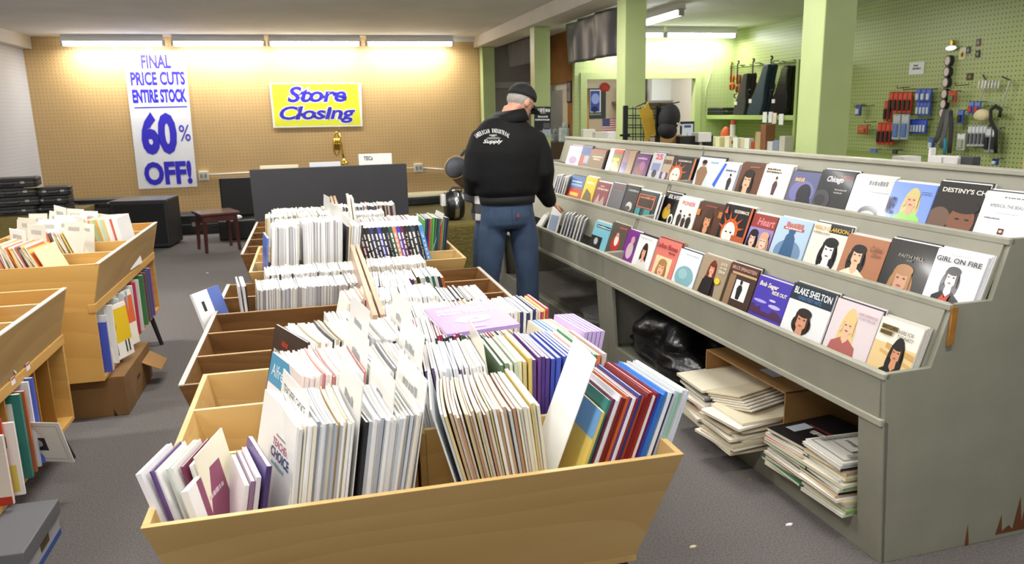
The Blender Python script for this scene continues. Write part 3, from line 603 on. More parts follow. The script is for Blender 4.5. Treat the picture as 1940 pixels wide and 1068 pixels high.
# far dark bin
fill(-.36, .10, 5.52, .55, (3, 3), (3, 3), .25, .38, (.005, .012), ['#b8b49a', '#d0c8a8', '#e6e6e4', '#c8b078', '#8a8a80'])
fill(-.33, .10, 5.85, .55, (3, 3), (3, 3), .25, .37, (.005, .012), ['#b0aa90', '#c8c0a0', '#8a8a84', '#d8d4c0', '#9a947a'])
fill(.20, .52, 5.52, .5, (-8, -4), (0, 0), .25, .36, (.006, .012), ['#8a5a52', '#5a4a6a', '#3a3a44', '#e6e6e6', '#a08a7a', '#c8c0b8'])
fill(.55, .76, 5.52, .5, (-6, 6), (0, 0), .25, .36, (.006, .012), WHITES)
fill(.20, .62, 6.18, .5, (-8, -4), (0, 0), .25, .40, (.006, .012), ['#2e2e34', '#7a3a3a', '#4a4a52', '#c8c0b0', '#5a6a7a', '#b8b8b8'])
fill(.2, .5, 5.85, .5, (-8, -4), (0, 0), .25, .38, (.006, .012), WHITES)
fill(-.33, .09, 6.18, .55, (3, 3), (3, 3), .25, .33, (.005, .012), ['#b0aa90', '#c8c0a0', '#8a8a84'])
for i in range(4): card(.14 - .03 * i, 4.62 + .35 * i, .58, 4, 8, .25, .43 + .02 * (i % 2), 'translucent tall divider card left of the ridge in the far bins', col='#d0d2ce')
for i in range(2): book(pose(.235 + .02 * i, 4.95, .60, -4, 0), .014, .25, .50 - .01 * i, '#efe6d2', 0, 'tall cream book standing up out of the far light bin', 'tall cream books')
# ---------------------------------------------------------------- stepped display rack
rack_m = mat('#8d8c7d', .55, noise=.06, scale=6); rack_e = mat('#a4a292', .5, noise=.08, scale=12); rack_in = mat('#77786c', .7)
PROF = [(.05, 0), (.0, .70), (.008, .714), (.183, .716), (.252, .932), (.414, .932), (.473, 1.141), (.635, 1.141), (.70, 1.345), (.74, 1.345), (.74, 0)]
LIPS = [(.0, .714), (.245, .932), (.466, 1.141)]; WELL = .175; SLOPE = .07 / .21; LEAN = math.degrees(math.atan(SLOPE)); XC = [.150, .388, .608]
def rack_unit(label, loc, ang, L):
    t = thing('display_rack', label, 'display rack', loc, ang)
    for i, y in enumerate((0, L - .02)): 
        p = MB().prism_y(PROF, y, y + .02).build('end_panel', rack_m, t, bevel=.002)
        if i == 0:
            worn = [('p', [(x + .0, z) for x, z in ((.56, .02), (.58, .10), (.59, .03), (.62, .05), (.64, .03), (.66, .16), (.68, .05), (.70, .22), (.72, .02))], '#6a3f24'), ('p', [(.42, .0), (.425, .09), (.44, .0)], '#6a3f24')]
            for wn in worn: art('chipped_edge', [wn], (0, -.0005, 0), (1, 0, 0), (0, 0, 1), p)
    for k, (x, z) in enumerate(LIPS):
        xb, zb = (0.003, .535) if k == 0 else (x - .075, z - .22)
        b = MB().hexa([(xb, .02, zb), (xb + .014, .02, zb), (xb + .014, L - .02, zb), (xb, L - .02, zb), (x, .02, z - .004), (x + .014, .02, z - .004), (x + .014, L - .02, z - .004), (x, L - .02, z - .004)]).build('lip_board', rack_m, t)
        MB().box(x - .008, x + .02, .0, L, z - .022, z).build('lip_rail', rack_e, b, bevel=.003)
        if k == 0: MB().box(-.004, .02, .0, L, .525, .55).build('lower_rail', rack_e, b, bevel=.003)
        MB().box(x + .01, x + .19, .02, L - .02, z - WELL - .02, z - WELL).build('well_floor', rack_in, t)
    MB().hexa([(.635, .02, 1.12), (.65, .02, 1.12), (.65, L - .02, 1.12), (.635, L - .02, 1.12), (.695, .02, 1.33), (.71, .02, 1.33), (.71, L - .02, 1.33), (.695, L - .02, 1.33)]).build('top_board', rack_m, t)
    MB().box(.685, .75, 0, L, 1.33, 1.35).build('top_rail', rack_e, t, bevel=.003)
    MB().box(.725, .745, .02, L - .02, .02, 1.33).build('back_panel', rack_in, t)
    MB().box(.05, .725, .02, L - .02, .09, .11).build('base_shelf', rack_in, t)
    MB().hexa([(.05, .02, 0), (.066, .02, 0), (.066, L - .02, 0), (.05, L - .02, 0), (.043, .02, .12), (.066, .02, .12), (.066, L - .02, .12), (.043, L - .02, .12)]).build('kick_board', rack_m, t)
    for y0, y1 in ((.0, .12), (L - .12, L)):
        MB().hexa([(.047, y0, 0), (.066, y0, 0), (.066, y1, 0), (.047, y1, 0), (.006, y0, .54), (.03, y0, .54), (.03, y1, .54), (.006, y1, .54)]).build('post', rack_m, t, bevel=.002)
    return t
A1 = math.radians(1.75); A2 = math.radians(2.9); LR = 2.43
o1 = Vector((1.803, 2.07, 0)); o2 = o1 + Matrix.Rotation(A1, 3, 'Z') @ Vector((0, LR + .004, 0))
rack1 = rack_unit('near section of the grey-green stepped rack, its side facing the camera', o1, A1, LR)
rack2 = rack_unit('far section of the grey-green stepped rack, where the man browses', o2, A2, LR)
def rack_hit(u, v, k, far):
    o, a = (o2, A2) if far else (o1, A1); Ri = Matrix.Rotation(-a, 3, 'Z')
    e = Ri @ (EYE - o); d = Ri @ ray(u, v); n = Vector((-1, 0, SLOPE)); p0 = Vector((XC[k], 0, LIPS[k][1]))
    return e + d * ((p0 - e).dot(n) / d.dot(n))
ROWS = [[(955, 405), (1020, 431), (1137, 476), (1400, 584), (1681, 708)], [(1043, 369), (1200, 412), (1440, 479), (1799, 584)], [(1048, 311), (1263, 344), (1440, 371), (1921, 456)]]
def lip_v(k, u):
    P = ROWS[k]
    for a, b in zip(P, P[1:]):
        if u <= b[0]: break
    return a[1] + (b[1] - a[1]) * (u - a[0]) / (b[0] - a[0])
HAIR = {'br': '#3a2418', 'bk': '#171313', 'bl': '#d8b878', 'rd': '#6e2a1c', 'lb': '#a8794a'}
def portrait(cx, cy, s, hair, skin, cloth, lng=1.0, sx=.85):
    h = HAIR.get(hair, hair); s = s * 1.28; cy = cy - .04
    return [('e', cx, cy - .25 * s * lng, .42 * s * sx, .62 * s * lng, h),
            ('p', [(cx - .75 * s * sx, cy - 1.6 * s), (cx - .6 * s * sx, cy - .75 * s), (cx - .2 * s * sx, cy - .5 * s), (cx + .2 * s * sx, cy - .5 * s), (cx + .6 * s * sx, cy - .75 * s), (cx + .75 * s * sx, cy - 1.6 * s)], cloth),
            ('p', [(cx - .13 * s * sx, cy - .2 * s), (cx - .16 * s * sx, cy - .56 * s), (cx, cy - .72 * s), (cx + .16 * s * sx, cy - .56 * s), (cx + .13 * s * sx, cy - .2 * s)], skin),
            ('e', cx, cy, .27 * s * sx, .36 * s, skin), ('e', cx + .02 * s, cy + .27 * s, .31 * s * sx, .17 * s, h),
            ('p', [(cx - .31 * s * sx, cy + .26 * s), (cx - .33 * s * sx, cy - .35 * s), (cx - .22 * s * sx, cy - .2 * s), (cx - .2 * s * sx, cy + .2 * s)], h),
            ('p', [(cx + .31 * s * sx, cy + .26 * s), (cx + .2 * s * sx, cy + .2 * s), (cx + .22 * s * sx, cy - .2 * s), (cx + .33 * s * sx, cy - .35 * s)], h),
            ('e', cx - .11 * s * sx, cy + .03 * s, .045 * s * sx, .022 * s, '#2b1d18'), ('e', cx + .11 * s * sx, cy + .03 * s, .045 * s * sx, .022 * s, '#2b1d18'),
            ('e', cx, cy - .19 * s, .075 * s * sx, .025 * s, '#a24a44')]
def figure(cx, y0, h, c, skin='#c99a7a', w=.16):
    return [('p', [(cx - w * .6, y0), (cx - w, y0 + h * .55), (cx - w * .5, y0 + h * .75), (cx + w * .5, y0 + h * .75), (cx + w, y0 + h * .55), (cx + w * .6, y0)], c), ('e', cx, y0 + h * .87, w * .42, h * .11, skin), ('e', cx, y0 + h * .93, w * .45, h * .08, '#2a1c16')]
def tx(s, x0, y0, x1, y1, c, of=.0, sh=0): return ('t', s, x0, y0, x1, y1, sh, of, c)
def mask(cx, cy, s):
    s *= 1.2; cy -= .1
    return [('e', cx, cy, .36 * s, .5 * s, '#c8602a')] + [('p', [(cx + s * .3 * math.cos(a), cy + s * .42 * math.sin(a)), (cx + s * .62 * math.cos(a + .1), cy + s * .8 * math.sin(a + .1)), (cx + s * .3 * math.cos(a + .3), cy + s * .42 * math.sin(a + .3))], '#b8501f') for a in (.2, .7, 1.2, 1.7, 2.2, 2.7)] + [('e', cx, cy - .05 * s, .27 * s, .42 * s, '#e9dccb'), ('e', cx - .1 * s, cy, .05 * s, .03 * s, '#2a1a14'), ('e', cx + .1 * s, cy, .05 * s, .03 * s, '#2a1a14'), ('e', cx, cy - .3 * s, .1 * s, .02 * s, '#7a2a20')]
SK = '#d9a584'
# (tier, u0, u1, cover colour, art, label, coat)
DISP = [
 # top tier, far to near
 (2, 1072, 1096, '#d9c6e4', [('e', .5, .3, .3, .2, '#a08fae'), ('r', .1, .75, .9, .78, '#b59ac4')], 'pale lilac songbook at the far end of the top tier', 0),
 (2, 1094, 1113, '#6a6f7e', [('r', .05, .6, .95, .95, '#4f5f8e'), ('r', .1, .1, .6, .5, '#a8524a'), ('r', .5, .2, .95, .55, '#9aa0a8')], 'blue, red and grey collage songbook on the top tier', 0),
 (2, 1113, 1141, '#7d6c5a', [tx('RECORDS', .2, .62, .85, .70, '#c9bca6'), tx('SONGS', .3, .5, .75, .58, '#c9bca6'), ('r', 0, .9, 1, 1, '#9a5a50')], 'plain brown songbook with small cream lettering on the top tier', 0),
 (2, 1147, 1172, '#7a6a3e', [('r', 0, 0, .3, 1, '#e6e6e6'), ('e', .6, .3, .22, .2, '#e8d63a'), ('r', .35, .85, 1, 1, '#c0463a'), ('r', .4, .5, .85, .62, '#e8d63a')], 'songbook with yellow cartoon shapes on white, top tier', .6),
 (2, 1174, 1196, '#9a8060', [('r', 0, 0, .5, 1, '#8a6a72'), ('r', .1, .0, .5, .5, '#5a5494')], 'tan and mauve glossy songbook on the top tier', .8),
 (2, 1198, 1224, '#5a2f66', [('e', .5, .35, .35, .3, '#7d4a4a'), tx('MUSIC', .1, .78, .8, .86, '#c8a0d0'), ('e', .6, .5, .2, .2, '#9a5a8a')], 'glossy purple songbook on the top tier', .8),
 (2, 1228, 1250, '#b4b6bd', [tx('25', .25, .74, .85, .95, '#c0303c', .03), ('r', .15, .3, .85, .6, '#7a84a8'), ('e', .5, .2, .2, .15, '#3a3a44')], 'grey songbook with a red 25 on the top tier', .3),
 (2, 1248, 1266, '#a89a86', [tx('FOLK', .05, .68, .95, .86, '#5a3a2a', .03), ('r', .1, .05, .9, .35, '#2f3f7a'), ('e', .5, .22, .2, .15, '#d0b0a0')], 'tan and blue narrow songbook next to the 25 book', .3),
 (2, 1264, 1310, '#141316', mask(.32, .42, .62) + [tx('GODSMACK', .3, .83, .85, .9, '#d8d4cc', .02), ('r', .93, 0, 1, 1, '#b86a44')], 'black Godsmack songbook with orange mask on the top tier', .3),
 (2, 1313, 1360, '#c9d0d6', figure(.25, .0, .9, '#8a6a50', '#a07a60', .22) + [tx('SMITH', .5, .82, .9, .88, '#8ab0cc')], 'pale blue songbook in a plastic sleeve on the top tier', .9),
 (2, 1350, 1390, '#d4d8de', [('p', [(0, .2), (.3, .98), (.42, .98), (.15, .1)], '#3f62c8'), tx('SONGBOOK', .45, .72, .95, .8, '#6a6a94')] + figure(.75, .1, .55, '#3a3a40', SK, .1), 'white songbook with a blue stripe on the top tier', .9),
 (2, 1393, 1438, '#5a3622', portrait(.42, .5, .62, 'bk', SK, '#2a1a14') + [tx('Norah', .4, .86, .8, .92, '#8f6a50')], 'brown songbook with dark-haired woman on the top tier', .3),
 (2, 1437, 1488, '#e2dccc', figure(.55, .12, .55, '#4a2f3a', '#b98a70', .09) + [tx('SELECTIONS', .1, .84, .6, .9, '#5a4a40'), tx('by Baryshnikov', .1, .76, .65, .82, '#5a4a40')], 'cream songbook with one small standing figure on the top tier', 0),
 (2, 1490, 1541, '#54587e', [('e', .5, .4, .45, .35, '#6a6a9a'), ('e', .6, .35, .26, .3, '#20202c'), ('p', [(.35, 0), (.45, .5), (.75, .55), (.95, 0)], '#1b1b26'), tx('Celtic', .15, .7, .5, .82, '#c0a070')], 'blue-violet songbook with a dark silhouette on the top tier', .3),
 (2, 1541, 1604, '#1c1c1e', [tx('Chicago', .22, .66, .72, .86, '#b8b8ba', .05, .2), tx('GREATEST HITS.', .62, .86, .97, .9, '#a8342e'), ('e', .2, .2, .3, .28, '#3a3a3e'), ('e', .2, .2, .16, .15, '#26262a'), tx('If You Leave Me Now', .55, .5, .9, .54, '#9a9a9a'), tx('Saturday', .55, .42, .8, .46, '#9a9a9a')], 'black Chicago songbook with silver script on the top tier', .3),
 (2, 1602, 1678, '#c8c8c8', [tx('LOVE ME', .4, .78, .85, .9, '#7a7a7a'), ('r', .3, .6, .95, .615, '#8a8a8a'), ('e', .6, .05, .25, .22, '#4a4a4e'), ('e', .6, -.0, .2, .14, '#b8b8b8')], 'silver-white songbook with grey portrait on the top tier', .8),
 (2, 1676, 1757, '#7b98de', portrait(.55, .62, .42, '#c8b878', SK, '#8fd060', 1.6, .9) + [tx('ME!', .02, .2, .2, .62, '#1c2244', .02), ('r', .72, .75, .95, .76, '#40507a'), ('r', .72, .8, .95, .81, '#40507a')], 'light blue ME! songbook with long-haired woman in green, top tier', .5),
 (2, 1757, 1848, '#17130f', [tx("DESTINY'S CHILD", .12, .78, 1.3, .88, '#e2ded6', .02)][:0] + [tx("DESTINY'S CH", .1, .78, .99, .88, '#e2ded6', .02), ('e', .2, .2, .24, .25, '#6a5040'), ('e', .68, .2, .27, .34, '#7d4f38'), ('e', .6, .24, .05, .02, '#120c0a'), ('e', .8, .24, .05, .02, '#120c0a'), ('e', .68, .5, .3, .14, '#1a100c')], "black Destiny's Child songbook with faces on the top tier", .2),
 (2, 1846, 1962, '#e4e4e8', [('r', .03, .02, .97, .97, '#d9d6c8'), ('r', .05, .03, .95, .96, '#e9eaee'), tx('AMERICA, THE BEAUTIFUL', .14, .66, .9, .74, '#4a4440'), tx('Arranged for chorus', .35, .88, .75, .91, '#7a7a7a'), ('r', .3, .55, .7, .555, '#8a8a8a'), tx('Katharine Lee Bates', .12, .42, .4, .45, '#7a7a7a'), ('r', .44, .12, .54, .24, '#5a2430'), ('e', .49, .18, .03, .03, '#d8c8a0')], 'white America the Beautiful score at the near end of the top tier', 0),
 # middle tier
 (1, 1073, 1099, '#4f6f9c', [('r', 0, 0, 1, .45, '#b4483a'), ('r', .1, .55, .9, .65, '#8fa6c4'), tx('Rocky Road', .15, .72, .85, .8, '#cfd8e6'), ('r', .2, .1, .8, .25, '#d8b848')], 'blue and red songbook near the far end of the middle tier', 0),
 (1, 1100, 1121, '#d8bd3a', [tx('JAZZ', .2, .7, .85, .84, '#e8e2b8', .02), ('p', [(.1, 0), (.3, .5), (.8, .3), (.95, 0)], '#6a5a3a')], 'yellow songbook with pale lettering on the middle tier', 0),
 (1, 1122, 1146, '#8a3a4c', [tx('THE', .3, .8, .6, .86, '#e0c8b0'), tx('FAKE BOOK', .1, .66, .95, .76, '#e0c8b0', .02), ('p', [(.1, 0), (.35, .5), (.5, .1), (.75, .45), (.9, 0)], '#c8a8a0')], 'maroon songbook with lettering on the middle tier', 0),
 (1, 1150, 1175, '#565962', [tx('METALLICA', .15, .8, .85, .88, '#8a3a3a'), ('r', .15, .7, .85, .71, '#8a8a90')], 'plain slate grey songbook on the middle tier', 0),
 (1, 1172, 1200, '#1e2126', [tx('Van Cliburn', .3, .78, .95, .86, '#8fa0a0'), ('e', .6, .2, .2, .18, '#c0c0b8'), ('e', .55, .12, .16, .1, '#3a3a3e')], 'black songbook left of the teal one on the middle tier', 0),
 (1, 1199, 1236, '#1f3c40', [('r', .1, .35, .9, .85, '#2a211c'), ('r', .08, .82, .92, .86, '#b8583a'), ('r', .08, .33, .92, .37, '#b8583a'), ('r', .08, .33, .14, .86, '#b8583a'), ('r', .86, .33, .92, .86, '#b8583a'), tx('In the Blue', .18, .7, .85, .78, '#c07a4a'), ('r', .1, 0, .35, .3, '#2f8a8e'), ('r', .55, 0, .85, .3, '#2f8a8e')], 'dark teal songbook with a brick-red frame on the middle tier', 0),
 (1, 1246, 1275, '#161616', [tx('ELVIS', .25, .8, .98, .93, '#d8d8d8', .02, .2), ('e', .4, .3, .25, .22, '#c8a83a'), ('e', .75, .1, .16, .2, '#e6e6e6'), ('e', .75, .1, .1, .13, '#161616'), ('e', .45, .5, .12, .12, '#b88a60')], 'black ELVIS songbook on the middle tier', 0),
 (1, 1274, 1311, '#d9d7d2', [tx('PIONEER', .2, .74, .85, .88, '#b8382e', .02)] + figure(.25, .0, .55, '#2a2a30', SK, .12) + figure(.5, .0, .42, '#3a2a20', SK, .1) + figure(.75, .0, .5, '#1f1f24', SK, .12), 'white PIONEER songbook with three figures on the middle tier', 0),
 (1, 1311, 1358, '#4a2c1e', portrait(.5, .48, .5, 'br', '#c98a62', '#1c1310', 1.7) + [('r', .0, .55, .14, .75, '#b8783a'), ('r', .86, .6, 1, .8, '#a8682e'), tx('Taylor', .3, .88, .75, .94, '#8a4a3a')], 'dark brown songbook with long-haired woman, middle tier', .2),
 (1, 1357, 1411, '#161316', mask(.4, .3, .66) + [tx('GODSMACK', .4, .78, .9, .87, '#ded8cc', .02), ('p', [(.08, .72), (.2, .72), (.14, .95)], '#b8563a'), ('r', .94, 0, 1, 1, '#b85a34'), ('r', .55, .0, 1, .14, '#a8502c')], 'black Godsmack songbook with orange mask on the middle tier', .2),
 (1, 1411, 1456, '#8a3830', [('r', 0, 0, 1, .6, '#8a7ab0'), tx('Heart', .25, .68, .95, .9, '#d8828a', .02, .2)] + portrait(.26, .3, .5, 'bk', '#e0b0a0', '#6a5a9a') + portrait(.74, .28, .5, '#c89a7a', '#e6bca8', '#8a7ab8'), 'red Heart songbook with two women on the middle tier', .2),
 (1, 1458, 1520, '#a8c0d4', [('e', .52, .1, .4, .35, '#6a86a6'), ('p', [(.3, 0), (.36, .55), (.5, .72), (.64, .5), (.7, 0)], '#33587e'), ('e', .5, .68, .1, .1, '#33587e'), tx('The Best', .28, .8, .78, .93, '#b86a5a', .04, .2), ('r', .22, .72, .82, .79, '#b8483a'), tx('GREATEST HITS.', .28, .735, .78, .775, '#f0e8e0')], 'light blue songbook with a red ribbon title on the middle tier', .2),
 (1, 1521, 1589, '#dedad0', [('r', .45, .8, 1, 1, '#1e1c18')] + portrait(.6, .42, .56, '#1e1e20', '#eae6e2', '#d8d8dc') + [tx('KELLY CLARKSON', .05, .83, .97, .93, '#c8a848', .03), tx('ALL I EVER WANTED', .05, .74, .5, .78, '#a89a70')], 'white Kelly Clarkson songbook with gold lettering, middle tier', .9),
 (1, 1586, 1663, '#a8704e', portrait(.38, .55, .5, 'bk', '#e8b894', '#ecdcc2') + [tx('Celine', .64, .68, .92, .82, '#7a4a38', .0, .3), tx('Dion', .7, .56, .92, .66, '#7a4a38', .0, .3)], 'peach-brown Celine Dion songbook with short-haired woman, middle tier', .2),
 (1, 1662, 1748, '#17140f', portrait(.48, .22, .58, 'lb', '#c99878', '#1e1814') + [tx('FAITH HILL', .28, .64, .82, .71, '#a8a294'), tx('CRY', .48, .57, .6, .61, '#6a665e')], 'black Faith Hill songbook with blonde woman on the middle tier', .6),
 (1, 1748, 1868, '#dfe0e4', portrait(.46, .5, .42, '#5a5a5c', '#dcdadc', '#1e1c1e') + [('p', [(.34, -.02), (.42, .12), (.46, .05), (.56, .14), (.52, -.02)], '#c8452e'), tx('GIRL ON FIRE', .05, .76, .95, .86, '#34322e', .01), tx('ALICIA KEYS', .3, .9, .7, .93, '#b8b8b8')], 'white GIRL ON FIRE songbook with grey portrait, near end of middle tier', .2),
 # bottom tier
 (0, 1117, 1147, '#7fc0d0', [('r', .15, .76, .98, .88, '#1c2024'), tx('Someone to Blues', .2, .79, .95, .85, '#dfe8ea'), ('r', 0, 0, .68, .42, '#24282c'), ('e', .35, .22, .12, .14, '#b8b8b8')], 'light blue and black songbook at the far end of bottom tier', 0),
 (0, 1147, 1177, '#5a544a', [('e', .5, .3, .26, .3, '#c03a30'), ('e', .52, .42, .12, .2, '#ece6dc'), ('e', .52, .62, .09, .08, '#d8a084'), tx('Carols', .5, .86, .95, .94, '#c85a4a')], 'grey songbook with a bearded figure in red, bottom tier', 0),
 (0, 1176, 1199, '#7a3488', [('e', .55, .3, .25, .3, '#c8b0b8'), ('e', .6, .68, .14, .14, '#c9a0a0'), ('r', .8, .3, 1, .9, '#5a3a6a')], 'bright purple songbook on the bottom tier', 0),
 (0, 1199, 1231, '#e2e2e2', portrait(.52, .5, .42, 'br', '#dca88a', '#d8d4d0', 1.6) + [tx('MARTINA MCB', .1, .88, .75, .94, '#a8a8ac')], 'white songbook with a brown-haired woman on the bottom tier', 0),
 (0, 1232, 1274, '#cf7468', [('r', .12, 0, .82, .46, '#e2c8a0')] + portrait(.48, .14, .52, 'lb', '#e0ae8c', '#caa078') + [tx('LeAnn Rimes', .04, .7, .93, .86, '#8a2a34', .01), tx('FAMILY', .62, .6, .9, .65, '#7a2a34')], 'salmon pink LeAnn Rimes songbook on the bottom tier', 0),
 (0, 1275, 1315, '#d3d9de', [('e', .5, .18, .42, .34, '#7aa4ac'), ('e', .42, .26, .2, .16, '#8fb6bc'), tx('JASON MRAZ', .3, .84, .9, .9, '#b8bcc4')], 'pale songbook with a teal globe on the bottom tier', 0),
 (0, 1316, 1366, '#9a8a72', portrait(.45, .7, .36, 'rd', '#d0a080', '#1f1a1a', 1.5) + [('r', .28, .0, .62, .42, '#221c1c'), ('e', .76, .38, .1, .09, '#d8bc30'), tx('LUCK', .72, .84, .95, .92, '#d8d0c0', .02), tx('OF THE', .72, .74, .95, .8, '#d8d0c0', .02), tx('DRAW', .72, .62, .95, .7, '#d8d0c0', .02)], 'tan songbook with a red-haired guitarist on the bottom tier', 0),
 (0, 1368, 1419, '#3f2c22', [('r', 0, .8, 1, .98, '#5a3028'), ('r', .12, .72, 1, .78, '#b89a74'), ('r', .08, 0, .3, .7, '#8a6f52'), ('r', .35, .08, .82, .6, '#e2e2e0')] + figure(.55, .1, .5, '#1c1a1a', '#2a2424', .1) + [tx('BRUCE SPRINGSTEEN', .08, .84, .95, .93, '#c4a898', .01)], 'dark brown Bruce Springsteen songbook on the bottom tier', 0),
 (0, 1420, 1481, '#4436a4', [('p', [(0, 0), (0, .22), (.12, .26), (.16, .16), (.3, .24), (.34, .12), (.6, .12), (.68, .24), (.85, .2), (1, .1), (1, 0)], '#4a2a4a'), ('e', .25, .36, .2, .04, '#a8a0d8'), ('e', .7, .32, .18, .05, '#b4acde'), ('e', .6, .46, .1, .03, '#c4bce4'), tx('Bob Seger', .08, .72, .66, .88, '#ded8c8', .03, .2), tx('RIDE OUT', .52, .62, .95, .72, '#e2ddd0', .03)], 'blue-violet Bob Seger RIDE OUT songbook on the bottom tier', 0),
 (0, 1482, 1559, '#dfe0e0', [('r', 0, .62, 1, 1, '#1d2b38'), tx('BLAKE SHELTON', .06, .77, .95, .93, '#e9ebec', .02), tx('GREATEST HITS', .2, .66, .75, .74, '#4a78b0', .02)] + portrait(.46, .26, .5, '#2a1d16', '#c99070', '#5a5a60', .6), 'BLAKE SHELTON songbook with a navy band on the bottom tier', 0),
 (0, 1561, 1643, '#d9cccf', portrait(.42, .52, .42, '#dcc084', '#e4b89a', '#a8605a', 2.0) + [tx('CARRIE UNDERWOOD', .55, .78, .97, .84, '#b4848c'), tx('STORYTELLER', .58, .7, .95, .75, '#a8949a')], 'pale pink Carrie Underwood STORYTELLER songbook on bottom tier', 0),
 (0, 1645, 1757, '#ece8da', [('r', 0, 0, 1, .5, '#dcc08a'), ('p', [(.3, .4), (1, .3), (1, .42), (.3, .52)], '#c49a5c'), ('p', [(.2, .3), (1, .12), (1, .2), (.2, .36)], '#c8a468')] + portrait(.6, .4, .42, 'bk', '#c98f6a', '#1d1816', 1.7) + [('r', .08, .77, .48, .87, '#7a6428'), tx('GRETCHEN', .1, .785, .46, .855, '#16140c', .02), ('r', .08, .66, .38, .75, '#7a6428'), tx('WILSON', .1, .675, .36, .735, '#16140c', .02), tx('HERE FOR', .52, .76, .86, .84, '#3a3632', .0, .2), tx('THE PARTY', .52, .65, .9, .73, '#3a3632', .0, .2)], 'GRETCHEN WILSON HERE FOR THE PARTY songbook, near end of bottom tier', 0),
]
def lift(i, a=.45, b=.55):
    """art drawn for the part of the cover that shows above the lip"""
    Y = lambda y: a + b * y
    if i[0] == 'r': return ('r', i[1], Y(i[2]) if i[2] > 0 else 0, i[3], Y(i[4]), i[5])
    if i[0] == 'e': return ('e', i[1], Y(i[2]), i[3], i[4] * b) + tuple(i[5:])
    if i[0] == 'p': return ('p', [(x, Y(y)) for x, y in i[1]], i[2])
    return ('t', i[1], i[2], Y(i[3]), i[4], Y(i[5])) + tuple(i[6:])
def rack_pose(k, far, y, dx=0.0, dz=0.0, yaw=0):
    o, a = (o2, A2) if far else (o1, A1); zl = LIPS[k][1]
    return Matrix.Translation(o) @ Matrix.Rotation(a, 4, 'Z') @ Matrix.Translation((XC[k] - (WELL - .003) * SLOPE + dx, y, zl - WELL + .003 + dz)) @ Matrix.Rotation(math.radians(yaw), 4, 'Z') @ Matrix.Rotation(math.radians(LEAN), 4, 'Y')
for n, (k, u0, u1, c, items, lab, coat) in enumerate(DISP):
    um = (u0 + u1) / 2; far = um < (1137, 1200, 1263)[k]
    y0 = rack_hit(u0, lip_v(k, u0), k, far).y; y1 = rack_hit(u1, lip_v(k, u1), k, far).y
    y1 = max(y1, .032); w = y0 - y1; h = .325 + .012 * math.sin(n * 2.3)
    cover_book(rack_pose(k, far, (y0 + y1) / 2, -.012 + (n % 2) * .003), .006, w - .004, h, c, [('r', 0, 0, 1, 1, c)] + [lift(i) for i in items], lab, name='display_songbook', coat=min(.35, coat * .35), page=PAGES[2], rough=.35 if coat < .5 else .22)
    for j in range(3 if n % 3 else 2):
        col = random.choice((c, '#e8e8e6', '#2a2a2e', '#c8c4bc'))
        stuff_book(rack_pose(k, far, (y0 + y1) / 2 - .003 * j - .002, -.004 + .0062 * j, .0), .0055, w - .006, h + .004 * (j + 1) - .006 * (j == 2), col)
# loose stacks seen edge-on near the man
def edge_stack(k, ua, ub, n, lab):
    ya = rack_hit(ua, lip_v(k, ua), k, True).y; yb = rack_hit(ub, lip_v(k, ub), k, True).y
    for i in range(n):
        f = i / n; y = ya + (yb - ya) * f
        M = Matrix.Translation(o2) @ Matrix.Rotation(A2, 4, 'Z') @ Matrix.Translation((XC[k] - .05, y, LIPS[k][1] - WELL + .003)) @ Matrix.Rotation(math.radians(-32), 4, 'Z') @ Matrix.Rotation(math.radians(16), 4, 'Y')
        book(M, .009, .14, .30 + .006 * (i % 3), ('#e4e4e2', '#c4c4ca', '#e8e8ea', '#b4b4ba', '#e8e6e0')[i % 5], 0, '%s %s' % (nth(i + 1), lab), lab)
edge_stack(1, 1047, 1072, 6, 'songbook in the edge-on bunch beside the man on the middle tier')
edge_stack(0, 1062, 1103, 7, 'songbook in the edge-on bunch beside the hand on the bottom tier')
edge_stack(1, 1236, 1246, 2, 'white songbook edge-on left of the ELVIS book')
M = rack_pose(0, True, rack_hit(1049, lip_v(0, 1049), 0, True).y, -.02, .01, 6)
cover_book(M, .008, .17, .31, '#d8d8d8', [('r', .1, .3, .9, .8, '#8a9ab0'), ('r', .2, .1, .8, .25, '#3a3a3e')], 'grey printed songbook right under the hand on the bottom tier')
M = rack_pose(0, True, rack_hit(1022, lip_v(0, 1022), 0, True).y, -.045, .01, -10) @ Matrix.Rotation(math.radians(16), 4, 'Y')
cover_book(M, .012, .19, .27, '#c8c8c4', [('r', .0, .0, 1, 1, '#8a8f92'), ('r', .1, .5, .9, .9, '#b8bab8')], 'grey songbook being tipped back by the hand')
# price cards on the rack
for (u, v, k, w, h, lab, wr) in ((1166, 292, 2, .11, .09, 'small cream price card behind the yellow cartoon songbook', True), (1538, 322, 2, .12, .09, 'blank white card behind the Chicago songbook', False)):
    far = u < 1263; p = rack_hit(u, v, k, far)
    o, a = (o2, A2) if far else (o1, A1)
    m = Matrix.Translation(o) @ Matrix.Rotation(a, 4, 'Z') @ Matrix.Translation((p.x + .028, p.y - .02, p.z - .14)) @ Matrix.Rotation(math.radians(LEAN), 4, 'Y')
    ob = MB().box(-.001, .001, -w / 2, w / 2, 0, .21).build('price_card', mat('#e6e4d4' if wr else '#ecebe6', .4)); ob.matrix_world = m; tag(ob, lab, 'card')
    if wr: art('print', [('t', '3 for 10', .2, .82, .8, .9, '#6a6a60'), ('t', 'sale', .35, .7, .65, .78, '#6a6a60')], (-.0013, w / 2, 0), (0, -w, 0), (0, 0, .21), ob)
tas = MB(); p = rack_hit(1806, 600, 1, False)
q = Vector(o1) + Matrix.Rotation(A1, 3, 'Z') @ Vector((.25, -.008, .905))
tas.box(-.012, .012, -.004, .004, 0, .02).prism_y([(-.010, 0), (.012, 0), (.008, -.11), (-.016, -.115)], -.004, .004)
